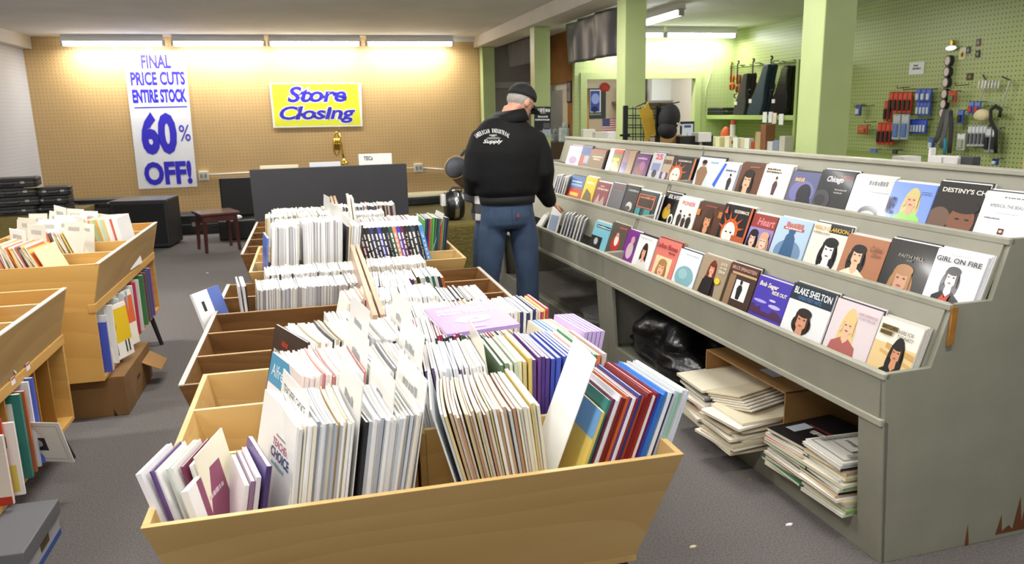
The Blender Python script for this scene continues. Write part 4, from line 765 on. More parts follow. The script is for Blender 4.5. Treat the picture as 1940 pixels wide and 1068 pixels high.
tag(tas.build('ribbon', mat('#9a6a2c', .5, noise=.2), loc=q), 'short brown ribbon hanging off the rack corner by GIRL ON FIRE', 'ribbon')
# ---------------------------------------------------------------- things stored under the rack
def under(x, y, z=.11): return o1 + Matrix.Rotation(A1, 3, 'Z') @ Vector((x, y, z))
kraft = mat('#97703f', .8, noise=.12, scale=5); kraft_d = mat('#7d5c34', .85, noise=.12, scale=5)
def open_box(label, loc, ang, sx, sy, sz, front_open=True, pieces=()):
    t = thing('cardboard_box', label, 'box', loc, ang); th = .006
    MB().box(0, sx, 0, sy, 0, th).build('bottom', kraft_d, t)
    MB().box(0, sx, 0, th, 0, sz).build('side', kraft, t); MB().box(0, sx, sy - th, sy, 0, sz).build('side', kraft, t)
    MB().box(sx - th, sx, 0, sy, 0, sz).build('back', kraft, t)
    top = MB().hexa([(0, 0, sz - th), (sx, 0, sz - th), (sx, sy, sz - th), (0, sy, sz - th), (0, 0, sz), (sx, 0, sz), (sx, sy, sz), (0, sy, sz)]).build('top', kraft, t)
    if pieces: art('print', list(pieces), (0, sy, sz + .0005), (0, -sy, 0), (sx, 0, 0), top)
    return t
open_box('open brown cardboard box lying under the rack, papers spilling out', under(.10, .66), A1, .55, .66, .29, pieces=[('r', .55, .12, .72, .26, '#c8ccd0'), tx('MUSIC', .3, .45, .6, .55, '#4a4438'), tx('VF3', .3, .3, .5, .42, '#3f5a5a')])
papers = ['#e6dfc8', '#ded4b8', '#efe9d8', '#d8ccb0', '#e9e4d8', '#c8bda0', '#c85a34', '#e0d8c4', '#efece4', '#4a5a9a', '#8a8a84', '#b83a30']
def flat_book(p, yaw, t, w, h, c, lab, grp, tilt=0.0, roll=0.0, name='sheet_music'):
    M = Matrix.Translation(p) @ Matrix.Rotation(yaw, 4, 'Z') @ Matrix.Rotation(tilt, 4, 'X') @ Matrix.Rotation(roll, 4, 'Y') @ Matrix.Translation((-h / 2, 0, t / 2)) @ Matrix.Rotation(math.pi / 2, 4, 'Y')
    return book(M, t, w, h, c, 0, lab, grp, name=name, page=mat(random.choice(('#e9e2cc', '#ded5bc', '#efe9da')), .85))
for i in range(13):      # inside and spilling out of the box, far pile
    flat_book(under(.10 + random.uniform(-.03, .03), 1.16 + random.uniform(-.02, .03), .12 + .0135 * i), A1 + random.uniform(-.15, .1), .012, .27, .32, papers[i % 12], 'sheet music, %s from the bottom, spilling from the cardboard box far side' % nth(i + 1), 'sheet music in the box', roll=-.03)
for i in range(12):
    flat_book(under(.06 + random.uniform(-.03, .03), .86 + random.uniform(-.03, .02), .12 + .0125 * i), A1 + random.uniform(-.12, .2), .011, .25, .32, random.choice(papers[:6] + papers[8:10]), 'sheet music, %s from the bottom, spilling from the cardboard box near side' % nth(i + 1), 'sheet music in the box', roll=-.02)
for i in range(6):
    flat_book(under(.12, .90 + .02 * i, .268 + .006 * i), A1 + .3, .006, .2, .30, random.choice(papers[:6]), 'slanting sheet music, %s of those slipped on top in the box' % nth(i + 1), 'sheet music on top in the box', tilt=-.18)
for i in range(13):
    flat_book(under(.16 + random.uniform(-.015, .015), .50 + random.uniform(-.01, .01), .112 + .0115 * i), A1 + random.uniform(-.06, .1), .011, .27, .33, ('#e6dfc8', '#4a7a5a', '#d8ccb0', '#b85a54', '#e9e4d8', '#9a9a96', '#efece4')[i % 7], 'book in the low pile right of the cardboard box, %s from the bottom' % nth(i + 1), 'low pile under the rack')
o = flat_book(under(.17, .50, .263), A1 + .1, .014, .27, .34, '#1c1c1f', 'black-covered book on top of the low pile under the rack', None)
art('cover_print', [('r', .2, .45, .8, .5, '#6a2a2a'), ('t', 'Songs', .3, .55, .6, .65, '#c8c0b0'), ('r', .68, .5, .88, .8, '#b8c0c8')], (-.0075, -.135, .34), (0, .27, 0), (0, 0, -.34), o)
for i in range(17):
    flat_book(under(.14 + random.uniform(-.02, .02), .27 + random.uniform(-.01, .01), .112 + .0115 * i), A1 + random.uniform(-.08, .08), .011, .23, .30, ('#dedede', '#8aae5a', '#e2dcc8', '#c8cac8', '#d8c890', '#efece4', '#b8a080', '#26262a')[i % 8], 'book in the tall near pile under the rack, %s from the bottom' % nth(i + 1), 'tall near pile under the rack')
o = flat_book(under(.15, .27, .31), A1 - .05, .008, .23, .30, '#d8d6cc', 'pale score with ornate border on top of the near pile under the rack', None)
art('cover_print', [('r', .06, .05, .94, .95, '#8f8f86'), ('r', .09, .07, .91, .93, '#d8d6cc')] + [('e', .14 + .72 * (i % 2), .1 + .08 * (i // 2), .05, .04, '#a2a298') for i in range(20)] + [('r', .25, .25, .75, .75, '#b8b8ae'), ('r', .27, .27, .73, .73, '#d8d6cc'), tx('WALTZES', .33, .55, .67, .62, '#77776e')], (-.0045, -.115, .30), (0, .23, 0), (0, 0, -.30), o)
def lump(name, label, cat, c, r, m, seed, amp=.25, n=28, k=18):
    rnd = random.Random(seed); ph = [(rnd.uniform(2, 7), rnd.uniform(0, 6), rnd.uniform(2, 7), rnd.uniform(0, 6), rnd.uniform(.3, 1)) for _ in range(7)]
    mb = MB(); rings = []
    for i in range(k + 1):
        a = -math.pi / 2 + math.pi * i / k; ring = []
        for j in range(n):
            b = 2 * math.pi * j / n
            d = 1 + amp * sum(w * abs(math.sin(f * a + p)) * math.sin(round(g) * b + q) for f, p, g, q, w in ph) / 2.5
            z = r[2] * math.sin(a) * (1 + .3 * (d - 1)); ca = max(math.cos(a), .03)
            ring.append((r[0] * ca * math.cos(b) * d, r[1] * ca * math.sin(b) * d, max(-r[2] * .8, z) + r[2] * .8))
        rings.append(ring)
    mb.loft(rings); o = mb.build(name, m, smooth=True, loc=c); tag(o, label, cat); return o
lump('garbage_bag', 'black plastic bag slumped under the middle of the rack', 'bag', under(.33, 1.93, .11), (.28, .36, .2), mat('#0c0c0e', .28, spec=.6, bump=.6, scale=9), 3, .22)
lump('garbage_bag', 'black plastic bag slumping out towards the aisle under the rack', 'bag', under(.17, 1.75, .11), (.13, .5, .11), mat('#0c0c0e', .28, spec=.6, bump=.6, scale=9), 5, .3)
q = o2 + Matrix.Rotation(A2, 3, 'Z') @ Vector((.3, .55, .11))
lump('plastic_wrap', 'crumpled clear plastic lying under the far rack section', 'plastic', q, (.2, .3, .05), mat('#8a8a88', .12, alpha=.45, spec=.8, bump=1.0, scale=25), 8, .3)
q = o2 + Matrix.Rotation(A2, 3, 'Z') @ Vector((.12, .8, .11))
tag(MB().box(0, .5, 0, 1.3, 0, .05).build('flat_carton', mat('#6a655c', .8, noise=.1), loc=q, rot=(0, 0, A2)), 'grey flattened carton lying under the far rack section', 'carton')
# litter on the carpet
for i, (u, v, c, s) in enumerate(((1313, 1036, '#d8cba8', .016), (1495, 994, '#e8e8e4', .018), (393, 517, '#e6e6e6', .012), (1420, 909, '#8a7a50', .012), (1333, 851, '#8a7a50', .01))):
    p = at_z(u, v); n = MB().prism_z([(-s, -s * .3), (s * .2, -s * .5), (s, s * .1), (s * .4, s * .5), (-s * .6, s * .3)], 0, .004)
    tag(n.build('paper_scrap', mat(c, .8), loc=p), ['tan paper scrap on the carpet near the camera', 'thin white paper scrap on the carpet beside the rack', 'white paper scrap on the far carpet', 'small brown scrap on the carpet below the box', 'small brown scrap on the carpet right of near bin'][i], 'scrap')
# ---------------------------------------------------------------- browser bins along the left
ply = wood('#cfa35a', '#b98b45', 'X', 1.8); ply_d = wood('#a8772f', '#8f6224', 'Z', 2.0); ply_y = wood('#a98a52', '#927240', 'Y', 1.6)
black_m = mat('#151517', .5)
def left_unit(label, y0, y1, xr, zt, zf, zb, xl, ndiv, ys):
    t = thing('browser_bin', label, 'display bin', ((xl + xr) / 2, y0 + .2, 0)); O = t.location
    def B(mb, nm, m, bev=.0015, par=None): return mb.build(nm, m, par or t, origin=O, bevel=bev)
    xf = xr - .05; th = .018
    B(MB().prism_y([(xl, zb), (xf, zb), (xf, zf), (xr, zt), (xl, zt)], y0, y0 + th), 'end_panel', ply)
    B(MB().prism_y([(xl, zb), (xf, zb), (xf, zf), (xr, zt), (xl, zt)], y1 - th, y1), 'end_panel', ply)
    p = B(MB().prism_y([(xf, zf), (xr, zt), (xr - th, zt), (xf - th, zf)], y0 + th, y1 - th), 'side_panel', ply_y)
    B(MB().prism_y([(xr + .001, zt + .002), (xr - th - .001, zt + .002), (xr - th - .001, zt - .003), (xr + .001, zt - .003)], y0, y1), 'edge_strip', mat('#d8cdbb', .5), 0, p)
    B(MB().box(xl, xf, y0 + th, y1 - th, zf - .02, zf), 'bin_floor', ply)
    B(MB().box(xl, xl + th, y0 + th, y1 - th, zb, zt), 'back_panel', ply)
    B(MB().box(xf - .03, xf + .006, y0 - .003, y1 + .003, zf - .045, zf), 'rail', wood('#cfa35a', '#b98b45', 'Y', 2))
    B(MB().box(xl, xf, y0 + th, y1 - th, zb, zb + .02), 'bottom_shelf', ply)
    B(MB().box(xf - .34, xf - .325, y0 + th, y1 - th, zb + .02, zf - .02), 'shelf_back', ply_d)
    for y in ys: B(MB().box(xf - .325, xf - .004, y - .006, y + .006, zb + .02, zf - .02), 'cubby_divider', ply_d)
    for i in range(1, ndiv):
        y = y0 + (y1 - y0) * i / ndiv
        d = B(MB().prism_y([(xl + th, zf), (xf - .02, zf), (xr - .02, zt - .006), (xl + th, zt - .006)], y, y + .012), 'divider', ply)
        B(MB().box(xl + th, xr - .02, y - .0005, y + .0125, zt - .006, zt - .003), 'edge_strip', honey_e, 0, d)
    for y in (y0 + .12, y1 - .12):
        for x, s in ((xf - .05, 1), (xl + .08, -1)): B(MB().tube([(x, y, zb), (x + s * .06, y - .02, 0)], [.017, .013], 10), 'leg', black_m, 0)
    return t
ysn = [at_x(u, v, -1.23).y for u, v in ((91, 667), (66, 690), (41, 714), (9, 741))]
left_unit('light wood bin on black legs cut off by the left frame edge', 2.45, 4.03, -1.183, .812, .585, .15, -1.95, 5, ysn + [2.9, 2.7])
left_unit('light wood bin on black legs along the left, crowded with divider cards', 4.33, 5.95, -1.105, .868, .655, .235, -1.95, 4, [4.62, 4.9, 5.2, 5.5])
# price stickers on the rail
for i, (u, v) in enumerate(((53, 694), (25, 721))):
    p = at_x(u, v, -1.226); o = MB().box(-.001, .001, -.02, .02, -.015, .015).build('price_sticker', mat('#e6e2e2', .5), loc=p); tag(o, ('farther' if i == 0 else 'nearer') + ' white price sticker on the left bin rail', 'sticker')
    art('print', [('r', 0, .7, 1, 1, '#c05a5a')], (.0012, -.02, -.015), (0, .04, 0), (0, 0, .03), o)
def cubby(u, v, xf, zb, h, t, col, label, items=None, out=.0, w=.25, lean=0, group=None):
    p = at_x(u, v, xf); p.y = max(p.y, 4.37 + .03 * (u - 194) / 3) if xf > -1.2 and u < 205 else p.y; M = Matrix.Translation((xf - w / 2 + out, p.y, zb)) @ Matrix.Rotation(math.pi / 2, 4, 'Z') @ Matrix.Rotation(math.radians(lean), 4, 'Y')
    return cover_book(M, t, w, h, col, items, label, group, name='cubby_book')
LN = -1.233; LF = -1.155
cubby(35, 830, LN, .171, .36, .02, '#2f7a74', 'teal-bordered white album in the left bin cubby', [('r', 0, 0, .88, .9, '#e2e0da'), ('r', .05, .05, .8, .82, '#efeee8'), ('e', .1, .6, .12, .1, '#2a3f8a')], .03)
cubby(46, 838, LN, .171, .355, .014, '#c06a3a', 'orange songbook in the left bin cubby beside the teal album', None, .03)
cubby(56, 838, LN, .171, .375, .014, '#dfe2ea', 'white songbook in the left bin cubby between orange and blue', None, .03)
cubby(63, 838, LN, .171, .38, .016, '#4a5cc0', 'blue songbook in the left bin cubby', [('r', 0, 0, 1, 1, '#5a6cc8')], .035)
p = at_x(90, 880, -1.2)
M = Matrix.Translation((-1.17, at_x(92, 858, -1.18).y, .172)) @ Matrix.Rotation(math.radians(70), 4, 'Z') @ Matrix.Rotation(math.radians(-16), 4, 'Y')
cover_book(M, .004, .2, .21, '#e9e7e0', [('r', .08, .08, .92, .92, '#c8c8c2'), ('r', .1, .1, .9, .9, '#ebe9e2'), ('r', .0, .3, .55, .62, '#2a2a2a'), ('e', .15, .5, .1, .08, '#c8c8c8'), ('e', .38, .48, .09, .09, '#a8a8a8')], 'white leaflet with a black and white photo sticking out of left cubby', name='leaflet')
cubby(18, 920, LN, .171, .30, .012, '#ebe8e2', 'white book with a barcode and yellow label at the left frame edge', [('r', .75, .66, .87, .82, '#5a5a5a'), ('r', .7, .05, .95, .42, '#d8c860')], .05)
cubby(3, 930, LN, .171, .28, .016, '#e2ddd4', 'curling cream book with a red cover at the left frame edge', [('r', 0, 0, 1, .12, '#b83a30')], .035)
cubby(8, 900, LN, .171, .33, .012, '#c8452e', 'red-topped book standing at the left frame edge', None, .02)
# white archive box under the left bin
bx = thing('archive_box', 'white archive box with a grey lid under the left bin', 'box', (-1.27, 2.98, 0))
MB().box(-.22, .2, -.22, .16, 0, .13).build('body', mat('#b9bbc2', .7), bx, bevel=.004)
MB().box(-.23, .208, -.23, .168, .085, .145).build('lid', mat('#6d6e73', .6), bx, bevel=.004)
MB().box(.2001, .2015, -.06, .03, .045, .075).build('hand_hole', mat('#5a4a30', .8), bx)
MB().box(.2001, .2012, -.22, .16, .0, .025).build('stripe', mat('#3f62a8', .6), bx)
# books in the far left cubbies
cb = [(194, 620, .30, .014, '#4a5cc0', 'blue spine book in the far left cubby'), (197, 620, .33, .014, '#dfe0e0', 'white book with an orange mark in the far left cubby'), (208, 610, .36, .02, '#e6e6e4', 'tall white book in the far left cubby'),
      (221, 600, .37, .022, '#d8dcdc', 'white book beside a black arrow mark in the far left cubby'), (232, 600, .36, .012, '#c8ccd0', 'grey-white book in the far left cubby'), (238, 598, .37, .012, '#8fbcd0', 'light blue book in the far left cubby'),
      (250, 600, .38, .02, '#dcdcda', 'broad white book right of the cubby divider'), (257, 600, .37, .01, '#b83a5a', 'thin crimson book in the far left cubby'), (262, 590, .39, .024, '#d8d6d0', 'wide white binder in the far left cubby'),
      (271, 580, .39, .018, '#3f7a48', 'green book in the far left cubby'), (276, 578, .38, .014, '#7a4a5a', 'mauve book in the far left cubby'), (281, 576, .38, .012, '#4a6a78', 'slate book in the far left cubby'), (286, 575, .40, .02, '#7a4a9a', 'purple book at the far end of the left cubby')]
for u, v, h, t, c, lab in cb: cubby(u, v, LF, .256, min(h - .02, .335), t, c, lab, None, .02)
M = Matrix.Translation((-1.125, at_x(232, 640, -1.12).y, .262)) @ Matrix.Rotation(math.radians(160), 4, 'Z') @ Matrix.Rotation(math.radians(4), 4, 'Y')
cover_book(M, .008, .2, .31, '#e6e4dc', [('r', 0, .3, 1, .92, '#d9b62c'), ('e', .25, .6, .14, .07, '#8a7420'), ('e', .25, .6, .11, .05, '#d9b62c')] + [('r', .1 + .14 * i, .08, .15 + .14 * i, .3, '#1e1e1e') for i in (0, 1, 4, 5)], 'yellow songbook with piano keys sticking out of far left cubby')
M = Matrix.Translation((-1.145, at_x(246, 630, -1.13).y, .262)) @ Matrix.Rotation(math.radians(160), 4, 'Z') @ Matrix.Rotation(math.radians(4), 4, 'Y')
cover_book(M, .01, .22, .33, '#e9e4d6', [('r', .3, .4, 1, .9, '#d8663a')], 'cream and orange songbook behind the yellow piano one')
# brown box below
b = thing('cardboard_box', 'brown cardboard box standing on the carpet under the far left bin', 'box', (-1.5, 4.75, 0))
MB().box(-.4, .42, -.33, .35, 0, .225).build('body', kraft_d, b, bevel=.004)
MB().hexa([(.42, .1, .16), (.52, .12, .10), (.52, .34, .10), (.42, .35, .16), (.42, .1, .165), (.52, .12, .105), (.52, .34, .105), (.42, .35, .165)]).build('flap', kraft, b)
MB().box(.4201, .422, -.05, .02, .11, .13).build('hand_hole', mat('#3a2a18', .9), b)
# leaning scores in the far left bin
GB = 'sheet music in the far left bin'
pals = ['#ece8de', '#e8d9b0', '#d8c48a', '#efe6d6', '#d8b0a8', '#e6e6e2', '#c8746a', '#e0d6c0', '#d9703a', '#6a6a70', '#e2c870', '#f0eee8']
def tilted_row(y, ua, ub, v, lean, n, hh, lab, w=.27):
    xa, xb = at_y(ua, v, y).x, at_y(ub, v, y).x
    for i in range(n):
        f = i / (n - 1); x = xa + (xb - xa) * f
        book(pose(x, y + .15, .668, lean + 3 * math.sin(i * 1.7) - 10 * f, -4), max(.004, (xb - xa) / n * .62), w, hh + .012 * math.sin(i * 2.1), pals[(i * 5 + len(lab)) % 12], 0, lab, GB, name='score')
tilted_row(4.38, 30, 118, 505, -16, 24, .315, 'score tilted left in the front row of the far left bin')
tilted_row(4.79, 100, 168, 483, -12, 17, .32, 'score tilted left in the second row of the far left bin')
for i, c in enumerate(['#c8452e', '#c8452e', '#b83f2c', '#c8452e', '#e2e0d8', '#d88a4a', '#b8c8a0', '#a8bc90', '#d8a04a', '#c8d4b8', '#b8ccb0', '#d8bc80', '#e6e6e6', '#dcdcdc', '#c8604a', '#eaeaea', '#e2e2e2']):
    x = at_y(176 + 4.1 * i, 455, 5.2).x
    book(pose(x, 5.33, .668, -13 + .3 * i, -3), .014, .27, .33, c, 0, ('red-spined score in the third row of the far left bin' if i < 4 else 'pale-spined score right of the red ones in the far left bin'), GB, name='score')
for i in range(10): book(pose(at_y(60 + 8 * i, 470, 5.2).x, 5.33, .668, -18, -3), .012, .27, .30, pals[i % 6], 0, 'cream score hidden among divider cards in far left bin', GB, name='score')
rnd = random.Random(4)
cards = [(42, 432, 4.62), (10, 440, 4.62), (62, 425, 4.75), (28, 420, 4.9), (80, 415, 4.9), (95, 422, 4.9), (110, 418, 5.1), (125, 415, 5.1), (86, 396, 5.3), (140, 408, 5.3), (118, 402, 5.4), (155, 410, 5.4), (103, 428, 4.8), (172, 412, 5.45), (15, 425, 5.2), (45, 412, 5.3), (70, 408, 5.4), (135, 430, 4.95), (112, 440, 4.9)]
for i, (u, v, y) in enumerate(cards):
    p = at_y(u, v, y); h = p.z - .67 + .02
    M = Matrix.Translation((p.x + .03, y + .05, .668)) @ Matrix.Rotation(math.radians(90 + rnd.uniform(-35, 35)), 4, 'Z') @ Matrix.Rotation(math.radians(rnd.uniform(-6, 10)), 4, 'Y') @ Matrix.Rotation(math.radians(rnd.uniform(4, 12)), 4, 'X')
    o = MB().box(-.0012, .0012, -.05, .05, 0, h).build('index_card', mat(rnd.choice(('#e4e1d6', '#dcd9cc', '#ecebe4', '#d6d2c2')), .5)); o.matrix_world = M
    tag(o, 'off-white index card sticking up in the far left bin', 'divider card', 'index cards in the far left bin')
    art('handwriting', [('r', .2, .86, .75, .92, '#b8b6ae')], (-.0014, .05, 0), (0, -.10, 0), (0, 0, h), o)
# scores and a big white card in the near-left bin
p = at_y(12, 590, 3.45)
M = Matrix.Translation((p.x - .02, 3.5, .60)) @ Matrix.Rotation(math.radians(20), 4, 'Z') @ Matrix.Rotation(math.radians(-22), 4, 'Y')
o = MB().box(-.0015, .0015, -.13, .13, 0, .30).build('white_card', mat('#e9eaee', .3)); o.matrix_world = M; tag(o, 'large white card leaning in the bin at the left frame edge', 'card')
cover_book(pose(-1.36, 3.0, .60, -12, 5), .01, .26, .27, '#6a82a8', [], 'blue-grey songbook corner in the bin at the left frame edge')
# ---------------------------------------------------------------- far left: instrument cases, stool, speaker
tb = thing('low_table', 'low table under an olive cloth behind the left bins', 'table', (-3.25, 10.2, 0))
MB().box(-.55, .55, -.5, .5, .5, .54).build('table_top', mat('#6a5a38', .8), tb); MB().box(-.56, .56, -.51, .51, .30, .545).build('cloth', mat('#7a6c3a', .9, noise=.1), tb)
for sx in (-1, 1):
    for sy in (-1, 1): MB().box(sx * .48 - .03, sx * .48 + .03, sy * .43 - .03, sy * .43 + .03, 0, .5).build('leg', black_m, tb)
def hard_case(label, loc, L, Wd, H, rz, group='instrument cases at the back left'):
    t = thing('instrument_case', label, 'case', loc, rz, group); m = mat('#1a1a1c', .45, bump=.15, scale=60)
    def rr(L, Wd, r=.06, n=4):
        P = []
        for cx, cy, a0 in ((L / 2 - r, Wd / 2 - r, 0), (-L / 2 + r, Wd / 2 - r, 90), (-L / 2 + r, -Wd / 2 + r, 180), (L / 2 - r, -Wd / 2 + r, 270)):
            for k in range(n + 1): a = math.radians(a0 + 90 * k / n); P.append((cx + r * math.cos(a), cy + r * math.sin(a)))
        return P
    P = rr(L, Wd)
    MB().prism_z(P, 0, H * .52).build('body', m, t, bevel=.008)
    MB().prism_z(P, H * .54, H).build('lid', m, t, bevel=.012)
    MB().prism_z([(x * 1.01, y * 1.01) for x, y in P], H * .5, H * .56).build('seam', mat('#8a8a88', .3, .7), t)
    for s in (-.25, .25): MB().box(s * L - .02, s * L + .02, -Wd / 2 - .008, -Wd / 2 + .002, H * .42, H * .64).build('latch', mat('#b8b6b0', .3, .8), t)
    MB().tube([(-.06, -Wd / 2, H * .4), (-.05, -Wd / 2 - .03, H * .4), (.05, -Wd / 2 - .03, H * .4), (.06, -Wd / 2, H * .4)], .008).build('handle', mat('#2a2a2a', .4), t)
names = ['lowest', 'second', 'third', 'topmost']
for i in range(4): hard_case('black instrument case, %s of the left stack by the white wall' % names[i], (-3.37 + .02 * (i % 2), 10.0, .545 + .105 * i), .55 + .03 * (i % 2), .36, .1, .15 + .1 * (i % 3))
for i in range(3): hard_case('black instrument case, %s of the right stack by the white wall' % ['lowest', 'middle', 'topmost'][i], (-2.97 + .015 * i, 10.1, .545 + .1 * i), .36, .34, .095, -.1 + .15 * i)
tag(MB().prism_z([(-.09, -.04), (.08, -.06), (.1, .04), (-.06, .06)], 0, .006).build('yellow_note', mat('#d8d49a', .7), loc=(-3.1, 9.92, .848)), 'small yellow note lying on the black instrument cases', 'note')
hard_case('long flat black case lying beyond the crowded left bin', (-2.72, 10.9, .50), .75, .3, .1, 0)
ws2 = MB().box(-.4, .4, -.2, .2, 0, .5).build('plinth', mat('#3a3630', .8), loc=(-2.72, 10.9, 0)); tag(ws2, 'dark plinth under the long flat case', 'plinth')
sp = thing('speaker_cabinet', 'large black speaker cabinet standing on the carpet left of the stool', 'speaker', (-2.05, 10.6, 0), -.12)
MB().box(-.36, .30, -.28, .28, .02, .60).build('cabinet', mat('#1d1d20', .55), sp, bevel=.012); MB().box(-.33, .27, -.285, -.28, .06, .56).build('grille', mat('#141416', .9), sp)
for sx in (-.3, .24):
    for sy in (-.2, .2): MB().cyl((sx, sy, 0), (sx, sy, .02), .02).build('foot', black_m, sp)
MB().box(-.36, .30, -.28, .28, .60, .606).build('top_trim', mat('#4a4c54', .4), sp)
st = thing('stool', 'small dark red-brown wooden stool on the carpet', 'stool', (-1.18, 9.97, 0), .0); mah = mat('#4a2320', .35, noise=.15, scale=12, coat=.3)
L4 = [at_z(385, 470), at_z(407, 478), at_z(422, 466), at_z(450, 476)]; cxy = sum((Vector((p.x, p.y, 0)) for p in L4), Vector()) / 4; st.location = cxy
rz = .35; W2 = .2
for sx, sy in ((-1, -1), (1, -1), (1, 1), (-1, 1)):
    a = Matrix.Rotation(rz, 3, 'Z') @ Vector((sx * W2 * .88, sy * W2 * .88, 0)); bq = Matrix.Rotation(rz, 3, 'Z') @ Vector((sx * W2 * .97, sy * W2 * .97, 0))
    MB().tube([(a.x, a.y, .44), (bq.x, bq.y, 0)], [.028, .018], 4).build('leg', mah, st)
R3z = Matrix.Rotation(rz, 4, 'Z')
MB().box(-W2, W2, -W2, W2, .37, .445, 0, R3z).build('apron', mah, st); MB().box(-W2 - .03, W2 + .03, -W2 - .03, W2 + .03, .445, .475, 0, R3z).build('seat', mat('#5a3230', .3, noise=.1, coat=.4), st, bevel=.008)
for nm, lab, loc, Lx, Wy, H in (('floor', 'flat black gear case lying on the carpet behind the stool', (-1.38, 11.7, 0), 1.15, .5, .26),):
    hard_case(lab, loc, Lx, Wy, H, .03)
oc = thing('open_case', 'open black case with raised lid left of the charcoal panel', 'case', (-1.0, 10.95, 0))
MB().box(-.25, .22, -.3, .2, 0, .26).build('base', mat('#161618', .5), oc, bevel=.02); MB().box(-.24, .22, .18, .26, .26, .78).build('lid', mat('#111113', .5), oc, bevel=.02)
MB().ell((.0, -.2, .29), (.05, .05, .03)).build('white_ball', mat('#eef0f0', .3), oc)
# charcoal panel behind the far bin
cp = thing('panel', 'wide charcoal panel standing behind the far songbook bin', 'panel', (.15, 7.32, 0))
a = at_y(472, 322, 7.3); b2 = at_y(770, 310, 7.3)
MB().hexa([(a.x + .02, 7.3, .12), (b2.x, 7.3, .12), (b2.x, 7.36, .12), (a.x + .02, 7.36, .12), (a.x, 7.3, a.z), (b2.x, 7.3, b2.z), (b2.x, 7.36, b2.z), (a.x, 7.36, a.z)]).build('board', mat('#2e2e31', .8, noise=.06, scale=8), cp, origin=cp.location, bevel=.004)
for x in (-.35, .65): MB().box(x - .04, x + .04, 7.15, 7.55, 0, .12).build('foot', black_m, cp, origin=cp.location)
def back_board(u0, u1, v, y, lab, items=None, col='#dcdcd8'):
    p0, p1 = at_y(u0, v, y), at_y(u1, v, y); w = p1.x - p0.x
    o = MB().box(-w / 2, w / 2, 0, .02, 0, p0.z).build('foam_board', mat(col, .5), loc=((p0.x + p1.x) / 2, y, 0), bevel=.003); tag(o, lab, 'board')
    if items: art('handwriting', items, (-w / 2, -.001, p0.z - .12), (w, 0, 0), (0, 0, .12), o)
back_board(679, 742, 292, 7.56, 'white board hand-lettered TECs peeking over the charcoal panel', [tx('TECs', .15, .5, .42, .82, '#2a2a28', .02)])
back_board(586, 645, 308, 7.56, 'white board peeking over the middle of charcoal panel', None, '#c8ccd0')
back_board(492, 565, 314, 7.62, 'cream board peeking over the left of charcoal panel', None, '#d0c6a8')
# olive riser, blanket, cases on it
rs = MB().box(.98, 2.2, 7.42, 10.2, 0, .52).build('carpeted_riser', mat('#5f5524', .95, noise=.22, scale=40, bump=.6), origin=(1.6, 8.8, 0), bevel=.03); tag(rs, 'olive shag-carpeted riser behind the two customers', 'riser')
bl = lump('blanket', 'mustard blanket bunched behind the far bin ridge', 'blanket', (.12, 7.12, 0), (.36, .1, .42), mat('#8f7f2a', .95, noise=.1), 11, .12)
gc = thing('guitar_case', 'open guitar case with cream lining on the olive riser', 'case', (1.25, 9.3, .52), .25)
MB().prism_z(ellp(0, 0, .42, .2, 20), 0, .1).build('base', mat('#101418', .6), gc, bevel=.02); MB().prism_z(ellp(0, 0, .38, .17, 20), .1, .125).build('lining', mat('#d8cfa8', .8), gc)
MB().tube([(-.42, 0, .06), (-.6, .1, .2), (-.72, .12, .32)], [.12, .1, .04], 10).build('lid', mat('#101418', .6), gc, smooth=True)
dc = thing('drum_case', 'round black case with chrome band standing left of the plaid customer', 'case', at_y(858, 395, 7.75)); dz = .52; dc.location.z = dz
def ring(x, r, n=24): return [(x, r * math.cos(2 * math.pi * k / n), r * math.sin(2 * math.pi * k / n) + .15) for k in range(n)]
MB().loft([ring(-.08, .11), ring(-.075, .135), ring(-.02, .15), ring(.06, .15), ring(.1, .13), ring(.105, .1)]).build('shell', mat('#18181a', .35), dc, smooth=True)
MB().loft([ring(-.0, .153), ring(.045, .153)]).build('chrome_band', mat('#c8c8cc', .18, .95), dc, smooth=True)
MB().box(-.12, -.08, -.05, .05, .15, .26).build('label_plate', mat('#e0deda', .5), dc); MB().tube([(.08, -.02, .28), (.1, -.02, .32), (.0, -.02, .33), (-.03, -.02, .29)], .012).build('handle', mat('#0e0e10', .4), dc)
# ---------------------------------------------------------------- right side: counter, wire rack, violins, pegboard
ct = thing('service_counter', 'brown service counter behind the display rack', 'counter', (3.6, 6.3, 0))
MB().box(-.35, .35, -3.3, 3.1, 0, 1.08).build('body', mat('#6a5238', .6, noise=.1), ct); MB().box(-.5, .38, -3.35, 3.15, 1.08, 1.12).build('worktop', mat('#b8b0a0', .4), ct)
wr = thing('wire_rack', 'black wire grid stand with yellow star before the green column', 'wire rack', (2.70, 6.35, 0)); yw = 6.4
def wpt(u, v, y=yw): return at_y(u, v, y) - wr.location
bk_m = mat('#121214', .4)
for u in (1185, 1247): q = wpt(u, 200); MB().box(q.x - .02, q.x + .02, q.y - .012, q.y + .012, 0, q.z).build('post', bk_m, wr)
for u in (1199, 1204, 1214, 1219, 1230): a, b2 = wpt(u, 202), wpt(u, 268); MB().cyl(a, b2, .004, n=6).build('wire', bk_m, wr)
for v in (206, 219, 224, 237, 242, 254, 259): a, b2 = wpt(1184, v - .3), wpt(1247, v); MB().cyl(a, b2, .004, n=6).build('wire', bk_m, wr)
MB().tube([wpt(1206, 202), wpt(1222, 195), wpt(1226, 190)], .005).build('hook', bk_m, wr); MB().tube([wpt(1250, 200), wpt(1270, 197), wpt(1287, 193)], .005).build('hook', bk_m, wr)
